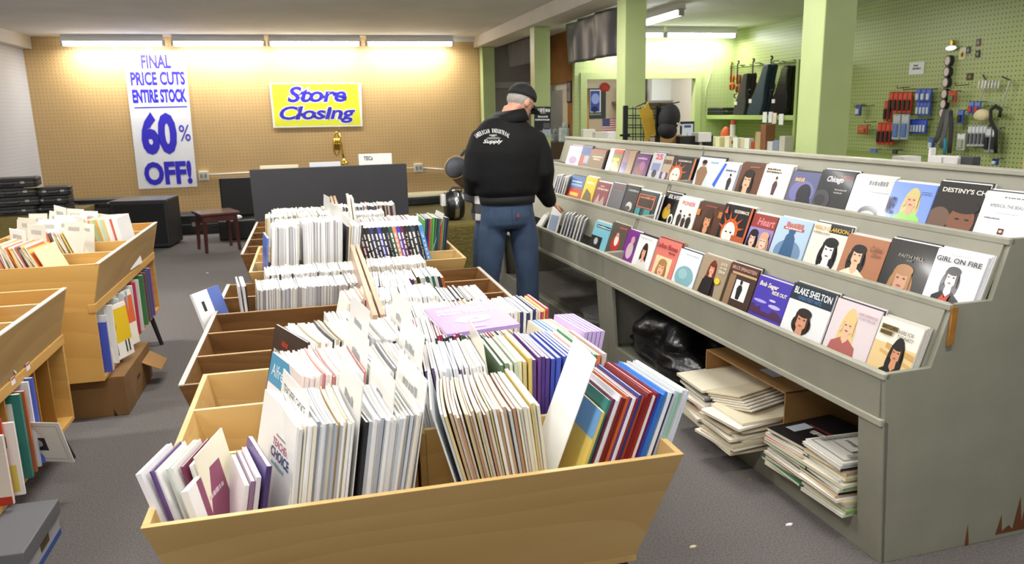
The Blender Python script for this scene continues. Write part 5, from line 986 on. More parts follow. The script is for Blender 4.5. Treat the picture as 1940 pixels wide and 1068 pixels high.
MB().box(wpt(1180, 256).x - .03, wpt(1192, 256).x, wpt(1185, 256).y - .02, wpt(1185, 256).y + .0, wpt(1185, 258).z, wpt(1185, 254).z).build('bracket', bk_m, wr)
sy = yw - .02
star = [(1228, 193), (1232, 206), (1236, 208), (1238, 222), (1240, 232), (1243, 256), (1232, 256), (1229, 268), (1225, 268), (1221, 248), (1216, 226), (1210, 208), (1221, 204)]
sc = at_y(1226, 268, sy); sp2 = [at_y(u, v, sy) for u, v in star]
mb = MB().prism([(p.x - sc.x, p.z - sc.z) for p in sp2], lambda x, z: (x, 0, z), lambda x, z: (x, .012, z)); tag(mb.build('yellow_star', mat('#c9a22c', .6), loc=sc), 'yellow cut-out star hanging in the black wire stand', 'star')
cpz = at_y(1265, 263, 6.3)
cap = thing('ball_cap', 'black ball cap with white mark hanging on the wire stand', 'cap', cpz)
MB().ell((.01, 0, .175), (.095, .09, .125), 20, 12, 0, Matrix.Rotation(.2, 3, 'Y')).build('crown', mat('#151517', .8), cap, smooth=True)
MB().ell((-.015, -.02, .075), (.085, .085, .075), 18, 10, 0, Matrix.Rotation(.3, 3, 'Y')).build('brim', mat('#121214', .8), cap, smooth=True)
MB().box(-.01, .05, -.098, -.09, .13, .145, 0, Matrix.Rotation(.35, 4, 'Y')).build('mark', mat('#c8c8c8', .6), cap)
MB().cyl((-.06, .02, .26), (-.06, .11, .30), .005).build('hanger', bk_m, cap)
def small_box(name, u0, u1, v0, v1, x, dep, col, lab, cat='box', base=None, items=None, group=None):
    """box on the counter whose near face covers the given span at distance X"""
    a, b2 = at_x(u0, v1, x), at_x(u1, v1, x); y = (a.y + b2.y) / 2; a, b2, tp = at_y(u0, v1, y), at_y(u1, v1, y), at_y((u0 + u1) / 2, v0, y)
    z0 = base if base is not None else min(a.z, b2.z); w = b2.x - a.x; h = tp.z - z0
    o = MB().box(-w / 2, w / 2, 0, dep, 0, h).build(name, mat(col, .6, noise=.03), loc=((a.x + b2.x) / 2, y, z0), bevel=.004); tag(o, lab, cat, group)
    if items: art('print', items, (-w / 2, -.001, 0), (w, 0, 0), (0, 0, h), o)
    return o
small_box('camera_bag', 1288, 1351, 257, 274, 3.62, .2, '#161618', 'black bag with round white logo on the counter behind the rack', 'bag', 1.12, [('e', .62, .55, .055, .17, '#8a8a8c'), ('e', .62, .55, .035, .11, '#c8c8ca')])
small_box('white_packet', 1323, 1348, 251, 258, 3.68, .14, '#dcdcd8', 'flat white packet on top of the black bag', 'packet', 1.262)
small_box('picture_frame', 1289, 1315, 230, 258, 3.9, .02, '#17171a', 'small black picture frame by the office opening', 'picture', 1.12, [('r', .1, .08, .9, .92, '#d4dce8'), ('r', .25, .8, .75, .88, '#4a5a8a'), ('p', [(.4, .1), (.45, .5), (.5, .65), (.55, .5), (.62, .1)], '#5a6a88')])
small_box('kraft_folder', 1252, 1292, 255, 268, 3.4, .05, '#a8834e', 'tan folder lying by the black cap on the counter', 'folder', 1.12)
for i, (u0, u1, v0, v1, c) in enumerate(((1105, 1128, 245, 264, '#e6e4da'), (1128, 1150, 250, 264, '#d8d6cc'), (1152, 1167, 250, 266, '#eef0f0'))):
    small_box('paper_box', u0, u1, v0, v1, 3.3, .1, c, ['cream box left of the flag behind the rack', 'low white box below the flag', 'tall white paper box beside the wide column'][i], base=1.12)
# work bench and shelf along the green wall
wb = thing('work_bench', 'green work bench along the green wall under the violin shelf', 'bench', (6.0, 9.4, 0))
MB().box(-.6, .49, -2.9, 1.84, .98, 1.03).build('bench_top', mat('#93a858', .5), wb); MB().box(-.5, .49, -2.8, 1.8, 0, .98).build('bench_body', mat('#7f934c', .6), wb)
sh = thing('wall_shelf', 'green wall shelf holding violin cases', 'shelf', (6.25, 10.0, 1.40))
MB().box(-.22, .25, -1.05, 1.25, 0, .06).build('board', mat('#a8bd72', .45), sh, bevel=.004); MB().box(-.22, .25, -1.1, -1.05, -.36, .75).build('side_board', mat('#9fb468', .5), sh)
rl = thing('hanging_rail', 'narrow green rail on the wall from which the violins hang', 'rail', (6.42, 10.0, 2.0))
ra, rb = at_x(1358, 131, 6.42), at_x(1512, 116, 6.42)
MB().tube([ra - rl.location, rb - rl.location], .018).build('bar', mat('#7a8a44', .5), rl)
for k in range(9): p = ra + (rb - ra) * (k / 8) - rl.location; MB().cyl(p, p + Vector((-.07, 0, .02)), .007).build('peg', mat('#5a5a30', .5), rl)
def violin(u, vt, vb, lab, tone):
    X = 6.33; a, b2 = at_x(u + 3, vt, X), at_x(u, vb, X); H = a.z - b2.z; t = thing('violin', lab, 'violin', (X, (a.y + b2.y) / 2, b2.z), 0, 'violins hanging from the rail')
    bl = H * .58; ow = bl * .29; P = []
    for k in range(28):
        f = 2 * math.pi * k / 28; z = bl / 2 + bl / 2 * math.sin(f); r = (1.0 if math.sin(f) < -.2 else .82) * abs(math.cos(f)) ** .6; w = ow * r * (1 - .32 * math.exp(-((z / bl - .55) / .13) ** 2)); P.append((math.copysign(w, math.cos(f)), z))
    m = mat(tone, .22, noise=.2, scale=9, coat=.6)
    MB().prism_x(P, -.02, .02).build('body', m, t, bevel=.006)
    MB().box(-.03, -.02, -.012, .012, bl * .5, H * .92).build('fingerboard', mat('#17120f', .35), t); MB().box(-.03, -.02, -.012, .012, .01, bl * .33).build('tailpiece', mat('#17120f', .35), t)
    MB().box(-.034, -.02, -.025, .025, bl * .40, bl * .425).build('bridge', mat('#c8a87a', .5), t); MB().tube([(-.015, 0, H * .9), (-.005, 0, H * .97), (-.02, 0, H), (-.03, 0, H * .98)], .012).build('scroll', mat(tone if u < 1390 else '#2a1a14', .3), t)
    for s in (-1, 1): MB().cyl((-.01, s * .03, H * .93), (-.01, -s * .03, H * .93), .005).build('tuning_peg', mat('#17120f', .4), t)
    MB().cyl((.0, 0, H * .86), (.10, 0, H * .87), .006).build('hanger', mat('#5a5a30', .5), t)
violin(1386, 118, 171, 'small bright orange violin, leftmost on the rail', '#a8541c'); violin(1398, 115, 176, 'brown violin second on the rail beside the grey case', '#7a3c18')
violin(1427, 111, 172, 'violin half hidden behind the dark blue case', '#9a5a24'); violin(1461, 106, 176, 'amber violin hanging between the blue and the black case', '#a8642a')
def vcase(u0, ut, w, vb, vt, col, rough, lab, depth=.16):
    X = 6.18; a = at_x(u0, vb, X); tp = at_x(ut, vt, X); H = tp.z - 1.46; dy = tp.y - a.y
    t = thing('violin_case', lab, 'case', (X, a.y, 1.461), 0, 'violin cases on the shelf')
    P = [(w * .5 * s * k, z) for s, k, z in ((-1, .95, 0), (-1, 1.0, .12), (-1, .95, .3), (-1, .68, .5), (-1, .46, .8), (-1, .42, .95), (-1, .28, 1), (1, .28, 1), (1, .42, .95), (1, .46, .8), (1, .68, .5), (1, .95, .3), (1, 1.0, .12), (1, .95, 0))]
    m = mat(col, rough, bump=.1, scale=40)
    MB().prism([(y + dy * z, z * H) for y, z in P], lambda y, z: (-depth / 2, y, z), lambda y, z: (0, y, z)).build('lid', m, t, bevel=.02)
    MB().prism([(y + dy * z, z * H) for y, z in P], lambda y, z: (.004, y, z), lambda y, z: (depth / 2, y, z)).build('base', m, t, bevel=.02)
    MB().box(-depth / 2 - .006, -depth / 2, w * .1, w * .1 + .07, H * .25, H * .33).build('tag', mat('#dcd4cc', .6), t)
    MB().tube([(-.05, w * .42, H * .42), (-.06, w * .5, H * .45), (-.06, w * .46, H * .52), (-.05, w * .36, H * .52)], .01).build('handle', mat('#15151a', .5), t)
vcase(1407, 1421, .32, 218, 139, '#2e2c28', .8, 'dark grey violin case leaning on the shelf, leftmost of three'); vcase(1435, 1461, .36, 218, 122, '#1d3040', .6, 'dark blue violin case in the middle of the shelf'); vcase(1480, 1497, .38, 216, 124, '#0f0f11', .18, 'glossy black hard violin case at the right of the shelf')
p = at_x(1368, 216, 6.2); fc = hard_case('small flat black case lying at the left end of the shelf', (6.2, p.y, 1.461), .3, .5, .11, 0, 'violin cases on the shelf')
for i, (u, v, c) in enumerate(((1449, 222, '#e2e4e6'), (1460, 222, '#d8dce0'), (1467, 224, '#e0cfc4'), (1480, 226, '#e4e6e8'))):
    p = at_x(u, v, 6.02); tag(MB().box(-.002, .002, -.05, .05, -.07, .07).build('price_tag', mat(c, .6), loc=p), 'paper tag on the edge of the violin shelf, number %s from the left' % ('one', 'two', 'three', 'four')[i], 'tag')
clut = [(1350, 1362, 259, 271, '#e0dccc', 'pale carton at the left end of the bench'), (1363, 1380, 259, 273, '#dcd2b0', 'cream carton with marks on the bench'), (1381, 1396, 258, 273, '#e2d8c0', 'cream carton with a red mark on the bench'), (1397, 1410, 261, 274, '#e6e6e2', 'white carton on the bench'), (1411, 1418, 262, 274, '#d4c8a8', 'narrow tan carton on the bench'), (1419, 1428, 262, 275, '#e8e8ea', 'small white carton on the bench'),
        (1463, 1474, 268, 280, '#d4d4da', 'grey-white jar box on the bench'), (1475, 1484, 266, 281, '#8a90b0', 'blue-grey bottle box on the bench'), (1486, 1502, 258, 282, '#c8c4b8', 'crumpled pale packet at the right end of the bench'), (1440, 1462, 250, 268, '#b8a078', 'tan packet heap on the bench'), (1450, 1468, 236, 262, '#8a5a3a', 'brown paper bag on the bench'), (1432, 1450, 268, 276, '#a83a2a', 'low red box on the bench')]
for u0, u1, v0, v1, c, lab in clut: small_box('bench_carton', u0, u1, v0, v1, 5.7, .12, c, lab, 'carton', 1.03, [('r', .3, .3, .7, .6, '#a8483a')] if 'red mark' in lab else None)
for u, c, lab in ((1388, '#c8472e', 'bottle with a red cap standing on the bench'),):
    p = at_x(u, 258, 5.95); bt = thing('bottle', lab, 'bottle', (5.95, p.y, 1.03)); MB().cyl((0, 0, 0), (0, 0, .3), .04, .04).build('body', mat('#d8d6d0', .4), bt); MB().cyl((0, 0, .3), (0, 0, .36), .035).build('cap', mat(c, .5), bt)
p = at_x(1375, 256, 5.9); tag(lump('orange_pouch', 'x', 'x', (5.95, at_x(1375, 256, 5.95).y, 1.03), (.07, .09, .15), mat('#c8561e', .6), 21, .1), 'orange pouch beside the red-capped bottle', 'pouch')
cw = MB().tube([at_y(1361, 84, YO - .02), at_y(1352, 105, YO - .02), at_y(1348, 135, YO - .02), at_y(1337, 170, YO - .02), at_y(1335, 222, YO - .02)], .006, 6); tag(cw.build('cable', mat('#c8d0a8', .5), smooth=True), 'thin pale cable running down the green office wall', 'cable')
# ---- articles on the pegboard
XP = XR - .012
def peg_sheet(u0, v0, u1, v1, col, lab, items=None, cat='card', name='pegboard_card', th=.01):
    a, b2 = at_x(u0, v1, XP), at_x(u1, v0, XP); w = a.y - b2.y; h = b2.z - a.z
    o = MB().box(-th, 0, -w / 2, w / 2, 0, h).build(name, mat(col, .5), loc=(XR, (a.y + b2.y) / 2, a.z)); tag(o, lab, cat)
    if items: art('print', items, (-th - .001, w / 2, 0), (0, -w, 0), (0, 0, h), o)
    return o
peg_sheet(1721, 116, 1751, 142, '#dfe2e4', 'white printed price card on the green pegboard', [tx('MAKE', .3, .65, .6, .8, '#55585c'), tx('A STRING', .25, .4, .8, .56, '#55585c')])
peg_sheet(1816, 89, 1830, 113, '#e4dcd4', 'white card with yellow oval on the green pegboard', [('e', .5, .4, .4, .32, '#d8c83a'), ('e', .5, .4, .2, .18, '#2a2a20')])
for u0, v0, u1, v1, c, l in ((1829, 88, 1838, 102, '#4a5054', 'small grey card right of the yellow oval card'), (1848, 73, 1857, 88, '#7a5a5c', 'topmost small card on the pegboard'), (1847, 95, 1856, 109, '#2f3438', 'small dark card below the topmost card'), (1830, 138, 1843, 152, '#3a3420', 'square dark card with a gold badge on the pegboard')): peg_sheet(u0, v0, u1, v1, c, l, [('e', .5, .5, .25, .25, '#8a7a30' if 'gold' in l else '#9a9ea0')])
for i, v in enumerate((115, 136, 156, 178, 197, 214)):
    p = at_x(1797 - 2.2 * i, v, XP - .03); t = thing('oval_badge', 'oval black-rimmed string winder pack, number %s from top of the chain' % ('one', 'two', 'three', 'four', 'five', 'six')[i], 'pack', p, 0, 'chain of oval packs')
    MB().prism(ellp(0, 0, .042, .055, 18), lambda y, z: (-.012, y, z), lambda y, z: (.03, y, z)).build('rim', mat('#2a2c2e', .4), t); MB().prism(ellp(0, 0, .032, .043, 18), lambda y, z: (-.016, y, z), lambda y, z: (-.012, y, z)).build('face', mat('#d8c8c4', .5), t)
p = at_x(1803, 91, XP - .02); t = thing('silver_ornament', 'silver winged ornament at the top of the pegboard chain', 'ornament', p)
MB().prism(ellp(0, 0, .075, .025, 18), lambda y, z: (-.01, y, z), lambda y, z: (.02, y, z)).build('wings', mat('#c8ccd0', .2, .8), t); MB().prism(ellp(0, .05, .015, .03, 12), lambda y, z: (-.01, y, z), lambda y, z: (.02, y, z)).build('crest', mat('#c8a850', .3, .7), t)
def hook(u, v, L=.16):
    p = at_x(u, v, XR); o = MB().tube([(0, 0, 0), (-L, 0, -.01), (-L - .005, 0, .02)], .004, 6).build('peg_hook', mat('#26261c', .4), loc=p); tag(o, 'empty black metal hook on the green pegboard', 'hook', 'pegboard hooks')
for u, v in ((1607, 196), (1641, 200), (1657, 199), (1603, 225), (1605, 236), (1723, 165), (1836, 160), (1735, 168), (1660, 230), (1728, 255), (1705, 228)): hook(u, v)
def packs(u0, v0, u1, v1, n, body, top, lab, grp, X=XR - .1, name='blister_pack', dark=None):
    for i in range(n):
        ua = u0 + (u1 - u0) * i / n; ub = ua + (u1 - u0) / n * .86; y0, y1 = at_x(ua, v1, X), at_x(ub, v1, X); tpz = at_x(ua, v0, X).z; h = tpz - y0.z; w = max(.03, y0.y - y1.y)
        t = thing(name, lab, 'pack', (X, (y0.y + y1.y) / 2, y0.z), 0, grp)
        MB().box(-.01, .01, -w / 2, w / 2, 0, h).build('card', mat(body, .4), t, bevel=.003)
        MB().box(-.03, -.01, -w * .3, w * .3, h * .12, h * .62).build('blister', mat(dark or '#c4ccd8', .2), t, bevel=.006)
        MB().box(-.011, -.0102, -w * .45, w * .45, h * .68, h * .95).build('header', mat(top, .4), t)
        MB().cyl((-.02, 0, h * .96), (XR - X, 0, h * .98), .004, n=6).build('hook', mat('#26261c', .4), t)
packs(1683, 174, 1727, 214, 5, '#b8391f', '#c8482a', 'red card of tuners in the upper row on the pegboard', 'red packs upper row', dark='#2a2a2c')
packs(1674, 191, 1690, 230, 2, '#b8391f', '#c8482a', 'red card hanging lower left of the upper red row', 'red packs left', dark='#2a2a2c')
packs(1661, 232, 1694, 274, 4, '#b8391f', '#c8482a', 'red card of tuners in the lower row on the pegboard', 'red packs lower row', dark='#2a2a2c')
packs(1735, 168, 1765, 192, 3, '#3f58b8', '#5468c8', 'blue card in the upper pair of blue rows', 'blue packs upper'); packs(1736, 193, 1762, 219, 4, '#3f58b8', '#4a62c8', 'blue card in the second blue row', 'blue packs second')
packs(1719, 226, 1755, 253, 6, '#3050c0', '#3a5ad0', 'blue card in the long third blue row', 'blue packs third'); packs(1621, 198, 1632, 219, 1, '#3a4a98', '#5468b8', 'single blue card on the left of the pegboard', 'single blue pack')
packs(1625, 236, 1646, 254, 1, '#a8523a', '#b86a4a', 'single small red-brown pouch on the left of pegboard', 'single red pouch', dark='#b0603c'); packs(1814, 208, 1826, 234, 1, '#3a58b0', '#5a74c8', 'tall blue card right of the grey straps', 'single tall blue pack', dark='#26262a')
packs(1834, 192, 1858, 216, 2, '#4a6ab0', '#6a86c0', 'blue and red bag under the silver hanger', 'blue bags', dark='#a83a4a'); packs(1832, 237, 1868, 277, 5, '#b4b8bc', '#d0d4d6', 'clear bag of clips in the lower right row', 'clear bags', dark='#5a5c62')
packs(1864, 241, 1890, 288, 2, '#8a8e92', '#c8ccce', 'clear bag of black cables at the right end of pegboard', 'cable bags', dark='#2a2a2e'); packs(1812, 252, 1830, 284, 1, '#b8bcae', '#dcdedc', 'clear bag with a white header right of the straps', 'single clear bag', dark='#a0a498')
packs(1759, 260, 1770, 284, 1, '#3450a8', '#4a68c0', 'small blue card left of the grey straps', 'small blue pack'); packs(1648, 282, 1662, 298, 1, '#4a6ab8', '#5a7ac8', 'blue card just above the rack at the left', 'low blue pack')
packs(1690, 283, 1700, 300, 1, '#26262a', '#3a3a3e', 'black small pack just above the rack', 'low black pack', dark='#3a3a40'); packs(1880, 300, 1892, 312, 1, '#2a4a98', '#26262a', 'blue and black pack at the lower right of pegboard', 'low right pack')
packs(1690, 216, 1722, 264, 2, '#9aa2b0', '#b4b8b8', 'crinkled clear bag of blue parts among the red packs', 'clear bags of blue parts', X=XR - .18, name='clear_bag', dark='#5a78b8')
def strap(pts, r, col, lab):
    P = [at_x(u, v, XR - .14) for u, v in pts]; o = Vector(P[-1]); tag(MB().tube([p - o for p in P], r, 8, flat=.35).build('strap', mat(col, .7), loc=o, smooth=True), lab, 'strap')
strap([(1792, 207), (1783, 235), (1777, 258), (1771, 268)], .035, '#4a4a4c', 'grey webbing strap, leftmost of the hanging bunch'); strap([(1797, 207), (1792, 240), (1786, 262), (1783, 280)], .035, '#5c5c5e', 'lighter grey webbing strap in the hanging bunch'); strap([(1801, 210), (1802, 240), (1800, 270), (1798, 290)], .03, '#2a2a2c', 'black webbing strap, rightmost of the hanging bunch')
strap([(1790, 262), (1790, 275), (1789, 294)], .02, '#2a84b0', 'bright blue strap end hanging under the grey straps'); strap([(1893, 222), (1896, 208), (1886, 201), (1877, 208), (1877, 228), (1887, 248), (1886, 290)], .022, '#141416', 'black curved strap hanging at the right of pegboard')
packs(1796, 172, 1813, 194, 1, '#b8492c', '#b83a2c', 'red and green pouch hanging by the oval packs', 'red pouch by ovals', name='pouch', dark='#4a7a4a'); tag(lump('cream_puff', 'x', 'x', at_x(1860, 228, XR - .12), (.05, .09, .06), mat('#d8caa0', .8), 43, .1), 'cream round mop pad among the clear bags', 'pad')
hg = thing('wire_hanger', 'silver rod hanger sticking out at the right of pegboard', 'hanger', at_x(1880, 190, XR - .1)); sm = mat('#d4d8da', .25, .6)
def hp(u, v, x=XR - .1): return at_x(u, v, x) - hg.location
MB().tube([hp(1868, 152), hp(1858, 190), hp(1901, 193), hp(1914, 152)], .008).build('frame', sm, hg)
for k in range(7): MB().cyl(hp(1857 + 6.2 * k, 152), hp(1854 + 6.2 * k, 167), .009, n=6).build('rod', sm, hg)
MB().tube([hp(1868, 152), hp(1862, 142, XR)], .006).build('mount', bk_m, hg); MB().tube([hp(1914, 152), hp(1898, 145, XR)], .006).build('mount', bk_m, hg)
tag(lump('white_wedge', 'x', 'x', at_x(1765, 305, 3.6), (.03, .05, .1), mat('#e6e6e4', .4), 51, .05), 'white upright card holder behind the near rack section', 'holder') if False else None
o = small_box('card_holder', 1762, 1772, 280, 303, 3.5, .02, '#e2e2e0', 'white slanted card holder standing on the counter behind near rack', 'holder', 1.12); 
for i, (u0, u1, v0, c, lab) in enumerate(((1783, 1812, 296, '#dcd8d8', 'flat heap of clear packets on the counter'), (1813, 1842, 297, '#d8d4d4', 'second flat heap of clear packets on the counter'), (1843, 1858, 297, '#3a3c40', 'small dark box on the counter behind near rack'), (1712, 1745, 296, '#e0dcdc', 'folded white paper on the counter behind near rack'))):
    small_box('counter_packet', u0, u1, v0, 306, 3.45, .1, c, lab, 'packet', 1.12)
for u, v, lab in ((1745, 300, 'x'),): pass
# ---- office interior seen through the opening and left of it
ob = at_y(1100, 170, 13.85)
def office_sheet(u0, v0, u1, v1, y, col, lab, items=None, cat='poster', name='poster', th=.02):
    a, b2 = at_y(u0, v1, y), at_y(u1, v0, y); w = b2.x - a.x; h = b2.z - a.z
    o = MB().box(-w / 2, w / 2, 0, th, 0, h).build(name, mat(col, .5), loc=((a.x + b2.x) / 2, y, a.z)); tag(o, lab, cat)
    if items: art('print', items, (-w / 2, -.002, 0), (w, 0, 0), (0, 0, h), o)
    return o
office_sheet(1117, 167, 1148, 224, 13.878, '#2a3332', 'dark framed poster with a blue picture on the office wall', [('r', .02, .2, .68, .95, '#e4e6e6'), ('r', .04, .22, .62, .92, '#3a4c94'), ('e', .35, .65, .25, .18, '#8a9ad0'), ('e', .3, .3, .2, .1, '#1f2a5a'), tx('EDUCATION', .02, .1, .7, .16, '#c8ccc8')], 'poster')
office_sheet(1141, 224, 1167, 252, 13.892, '#e2dcdc', 'small American flag hung in the office', [('r', 0, 1 - (2 * i + 1) / 13, 1, 1 - 2 * i / 13, '#b04a54') for i in range(7)] + [('r', 0, .46, .55, 1, '#4a4f78')], 'flag', 'flag', .006)
office_sheet(1112, 156, 1167, 167, YO + .1, '#e9e2d0', 'cream rolled blind over the left part of the office opening', None, 'blind', 'window_blind', .08)
office_sheet(1111, 157, 1116, 260, YO + .12, '#a87c3c', 'narrow wooden jamb at the left of the office opening', None, 'jamb', 'wood_jamb', .1)
tag(lump('red_bow', 'x', 'x', at_y(1146, 173, YO + .06), (.08, .035, .07), mat('#c0392e', .6), 61, .25), 'red ribbon bow pinned to the cream blind', 'bow')
osf = thing('office_shelf', 'grey metal shelf of papers on the office wall', 'shelf', at_y(1260, 190, 13.4))
MB().box(-.85, .75, .0, .5, -.04, 0).build('board', mat('#8a8880', .5), osf); MB().box(-.55, .75, .42, .5, 0, .42).build('back', mat('#7a7870', .6), osf); MB().box(.72, .75, 0, .5, 0, .3).build('side', mat('#6a6860', .6), osf)
for i, (x, w, h, c, lab) in enumerate(((-.45, .2, .26, '#d8b83a', 'yellow-labelled box on the office shelf'), (-.12, .38, .55, '#e9eef0', 'white sheet standing on the office shelf'), (.3, .28, .26, '#dcdcdc', 'white carton on the office shelf'), (-.68, .2, .3, '#c8ccd4', 'pale carton at the left end of office shelf'))):
    q = osf.location; tag(MB().box(-w / 2, w / 2, 0, .2, 0, h).build('shelf_carton', mat(c, .5), loc=(q.x + x + w / 2 - .1, q.y + .1, q.z)), lab, 'carton')
# roller shade and clutter seen through the side opening, framed notice, poster on column
a = at_x(1042, 160, XO + .05); o = MB().box(0, .06, -.6, .42, 1.90, 2.0).build('window_blind', mat('#e4dcc4', .7), loc=(XO + .1, YB - .45, 0)); tag(o, 'cream rolled blind in the brown side wall', 'blind')
nb = at_x(1078, 174, XO - .012); o = MB().box(-.012, 0, -.1, .1, -.16, .16).build('notice_frame', mat('#241c14', .5), loc=(XO, at_x(1079, 174, XO).y, nb.z)); tag(o, 'small framed notice on the brown side wall', 'picture')
art('print', [('r', .1, .07, .9, .93, '#8e8c8a'), ('e', .35, .6, .15, .08, '#5a5856')], (-.013, .1, -.16), (0, -.2, 0), (0, 0, .32), o)
pq = [(1012, 247), (1043, 247), (1043, 202), (1012, 202)]; pp = [at_y(u, v, 9.495) for u, v in pq]
sheet('flyer', 'black flyer with white lettering taped on the green column', 'flyer', pp, [bold('MUSIC CITY', .05, .78, .95, .95, '#e2e2e2', of=.05), tx('presents', .3, .72, .7, .76, '#c8c8c8'), bold('(555) 024-4875', .22, .55, .85, .63, '#e2e2e2'), bold('Garden City Guitars Piano', .05, .42, .95, .5, '#e2e2e2'), ('r', .55, .05, .95, .32, '#5a5c60')], '#17181a')
pp = [at_y(u, v, 9.493) for u, v in ((1028, 257), (1043, 257), (1043, 243), (1028, 243))]
sheet('tear_off_slip', 'grey tear-off slip under the black flyer on the column', 'slip', pp, [('r', .3, 0, .33, 1, '#8a9098'), ('r', .62, 0, .65, 1, '#8a9098')], '#a8b0b8')
dk = MB().box(-.3, .3, -.4, .4, 0, 1.1).build('side_cabinet', mat('#4a3a22', .7), loc=(3.5, 11.9, 0)); tag(dk, 'dark brown cabinet behind the green columns', 'cabinet')
for i, (u, v0, v1, c) in enumerate(((1057, 238, 258, '#8e9294'), (1067, 226, 258, '#b8c8c4'))):
    q = at_y(u, v1, 11.7); tag(MB().box(-.09, .07, -.06, .06, 0, .12 + .1 * i).box(-.04, .02, -.04, .04, .12 + .1 * i, .2 + .1 * i).build('bag_of_parts', mat(c, .3, noise=.2), loc=(q.x - .02, 11.75 - .2 * i, 1.1), bevel=.02), ['grey plastic bag on the dark cabinet behind the columns', 'pale bottle bag on the dark cabinet behind the columns'][i], 'bag')
# ---------------------------------------------------------------- people
def remesh(o, v=.012, sm=6):
    r = o.modifiers.new('remesh', 'REMESH'); r.mode = 'VOXEL'; r.voxel_size = v; r.use_smooth_shade = True
    s = o.modifiers.new('smooth', 'SMOOTH'); s.factor = .6; s.iterations = sm
    return o
def ell_ring(cx, cy, z, rx, ry, n=28, tx_=0.0, a0=0.0):
    c, s = math.cos(a0), math.sin(a0)
    return [(cx + rx * math.cos(2 * math.pi * k / n) * c - ry * math.sin(2 * math.pi * k / n) * s, cy + rx * math.cos(2 * math.pi * k / n) * s + ry * math.sin(2 * math.pi * k / n) * c, z + tx_ * math.cos(2 * math.pi * k / n)) for k in range(n)]
def hand(mb, wrist, d, nrm, s=1.0, curl=.5):
    """five separate fingers on a palm; d points along the hand, nrm out of the back of the hand"""
    d = Vector(d).normalized(); nrm = Vector(nrm); nrm = (nrm - d * nrm.dot(d)).normalized(); side = d.cross(nrm); w = Vector(wrist)
    rings = []
    for f, hw, ht in ((0, .028, .02), (.35, .036, .017), (.7, .042, .015), (1.0, .042, .012)):
        c = w + d * (.09 * s * f); rings.append([c + (side * hw * math.cos(2 * math.pi * k / 12) + nrm * ht * math.sin(2 * math.pi * k / 12)) * s for k in range(12)])
    mb.loft(rings)
    for i, (off, L) in enumerate(((-.032, .062), (-.011, .078), (.011, .082), (.032, .072))):
        p = w + d * (.085 * s) + side * (off * s); q = d.copy(); pts = [p - d * .02]
        for j, fr in enumerate((.45, .32, .23)):
            q = (q - nrm * (curl * (.35 + .3 * j))).normalized(); p = p + q * (L * s * fr); pts.append(p)
        mb.tube(pts, [.0095 * s, .009 * s, .0085 * s, .007 * s], 8)
    t0 = w + d * (.03 * s) + side * (.03 * s); t1 = t0 + (d * .5 + side * .8 - nrm * .3).normalized() * (.045 * s); t2 = t1 + (d * .9 + side * .25 - nrm * .3).normalized() * (.035 * s)
    mb.tube([t0 - side * .01, t1, t2], [.012 * s, .0105 * s, .008 * s], 8)
skin = mat('#c48f78', .55, noise=.06, scale=15); denim = mat('#2e4058', .9, noise=.22, scale=9, bump=.25); jacket_m = mat('#08080a', .75, noise=.1, scale=6, bump=.5, spec=.25)
def frame(fwd, upv=(0, 0, 1)):
    f = Vector(fwd).normalized(); r = f.cross(Vector(upv)).normalized(); u = r.cross(f); return Matrix((r, f, u)).transposed()
def head_parts(parent, O, c, fwd, hair_col, cap_col=None, s=1.0, glasses=False, long_hair=False):
    H = frame(fwd)
    def T(p): return Vector(c) + H @ (Vector(p) * s) - O
    def E(mb, ctr, r): return mb.ell(T(ctr), tuple(x * s for x in r), 18, 12, 0, H)
    hm = mat(hair_col, .8, noise=.15, scale=60)
    hb = MB(); E(hb, (0, -.016, .02), (.081, .088, .088)); E(hb, (0, -.05, .0), (.066, .05, .05))
    if long_hair: E(hb, (0, -.05, -.10), (.085, .05, .14))
    hb.build('hair', hm, parent, smooth=True)
    if cap_col:
        cm = mat(cap_col, .85); dome = MB(); rings = []
        for i in range(9):
            a = math.pi / 2 * i / 8; rings.append([T((.089 * math.cos(a) * math.cos(2 * math.pi * k / 24), -.006 + .107 * math.cos(a) * math.sin(2 * math.pi * k / 24), .032 + .098 * math.sin(a) - .022 * (1 - math.sin(a)) * (-math.sin(2 * math.pi * k / 24)))) for k in range(24)])
        dome.loft(rings); o = dome.build('cap', cm, parent, smooth=True)
        br = MB(); top = []; bot = []
        for k in range(13):
            a = math.pi * k / 12; x = .08 * math.cos(a); dz = -.022 * (x / .08) ** 2
            top.append((T((x, .085 * math.sin(a) * .3 + .06, .028 + dz)), T((x, .06 + .115 * math.sin(a), .012 + dz))))
        vs = [p for pr in top for p in pr]; n = len(top); br.add(vs, [(2 * i, 2 * i + 1, 2 * i + 3, 2 * i + 2) for i in range(n - 1)])
        b = br.build('cap_brim', cm, parent, smooth=True); sd = b.modifiers.new('solid', 'SOLIDIFY'); sd.thickness = .006
        MB().ell(T((0, -.006, .132)), (.008, .008, .004)).build('cap_button', cm, parent)
    if glasses:
        g = MB()
        for sx in (-1, 1):
            g.tube([T((sx * .034 + .024 * math.cos(2 * math.pi * k / 14), .098, .0 + .018 * math.sin(2 * math.pi * k / 14))) for k in range(15)], .002, 6); g.tube([T((sx * .058, .098, .004)), T((sx * .078, .06, .006)), T((sx * .082, -.01, .008))], .002, 6)
        g.tube([T((-.01, .1, .004)), T((.01, .1, .004))], .002, 6); g.build('glasses', mat('#1a1a1a', .3), parent)
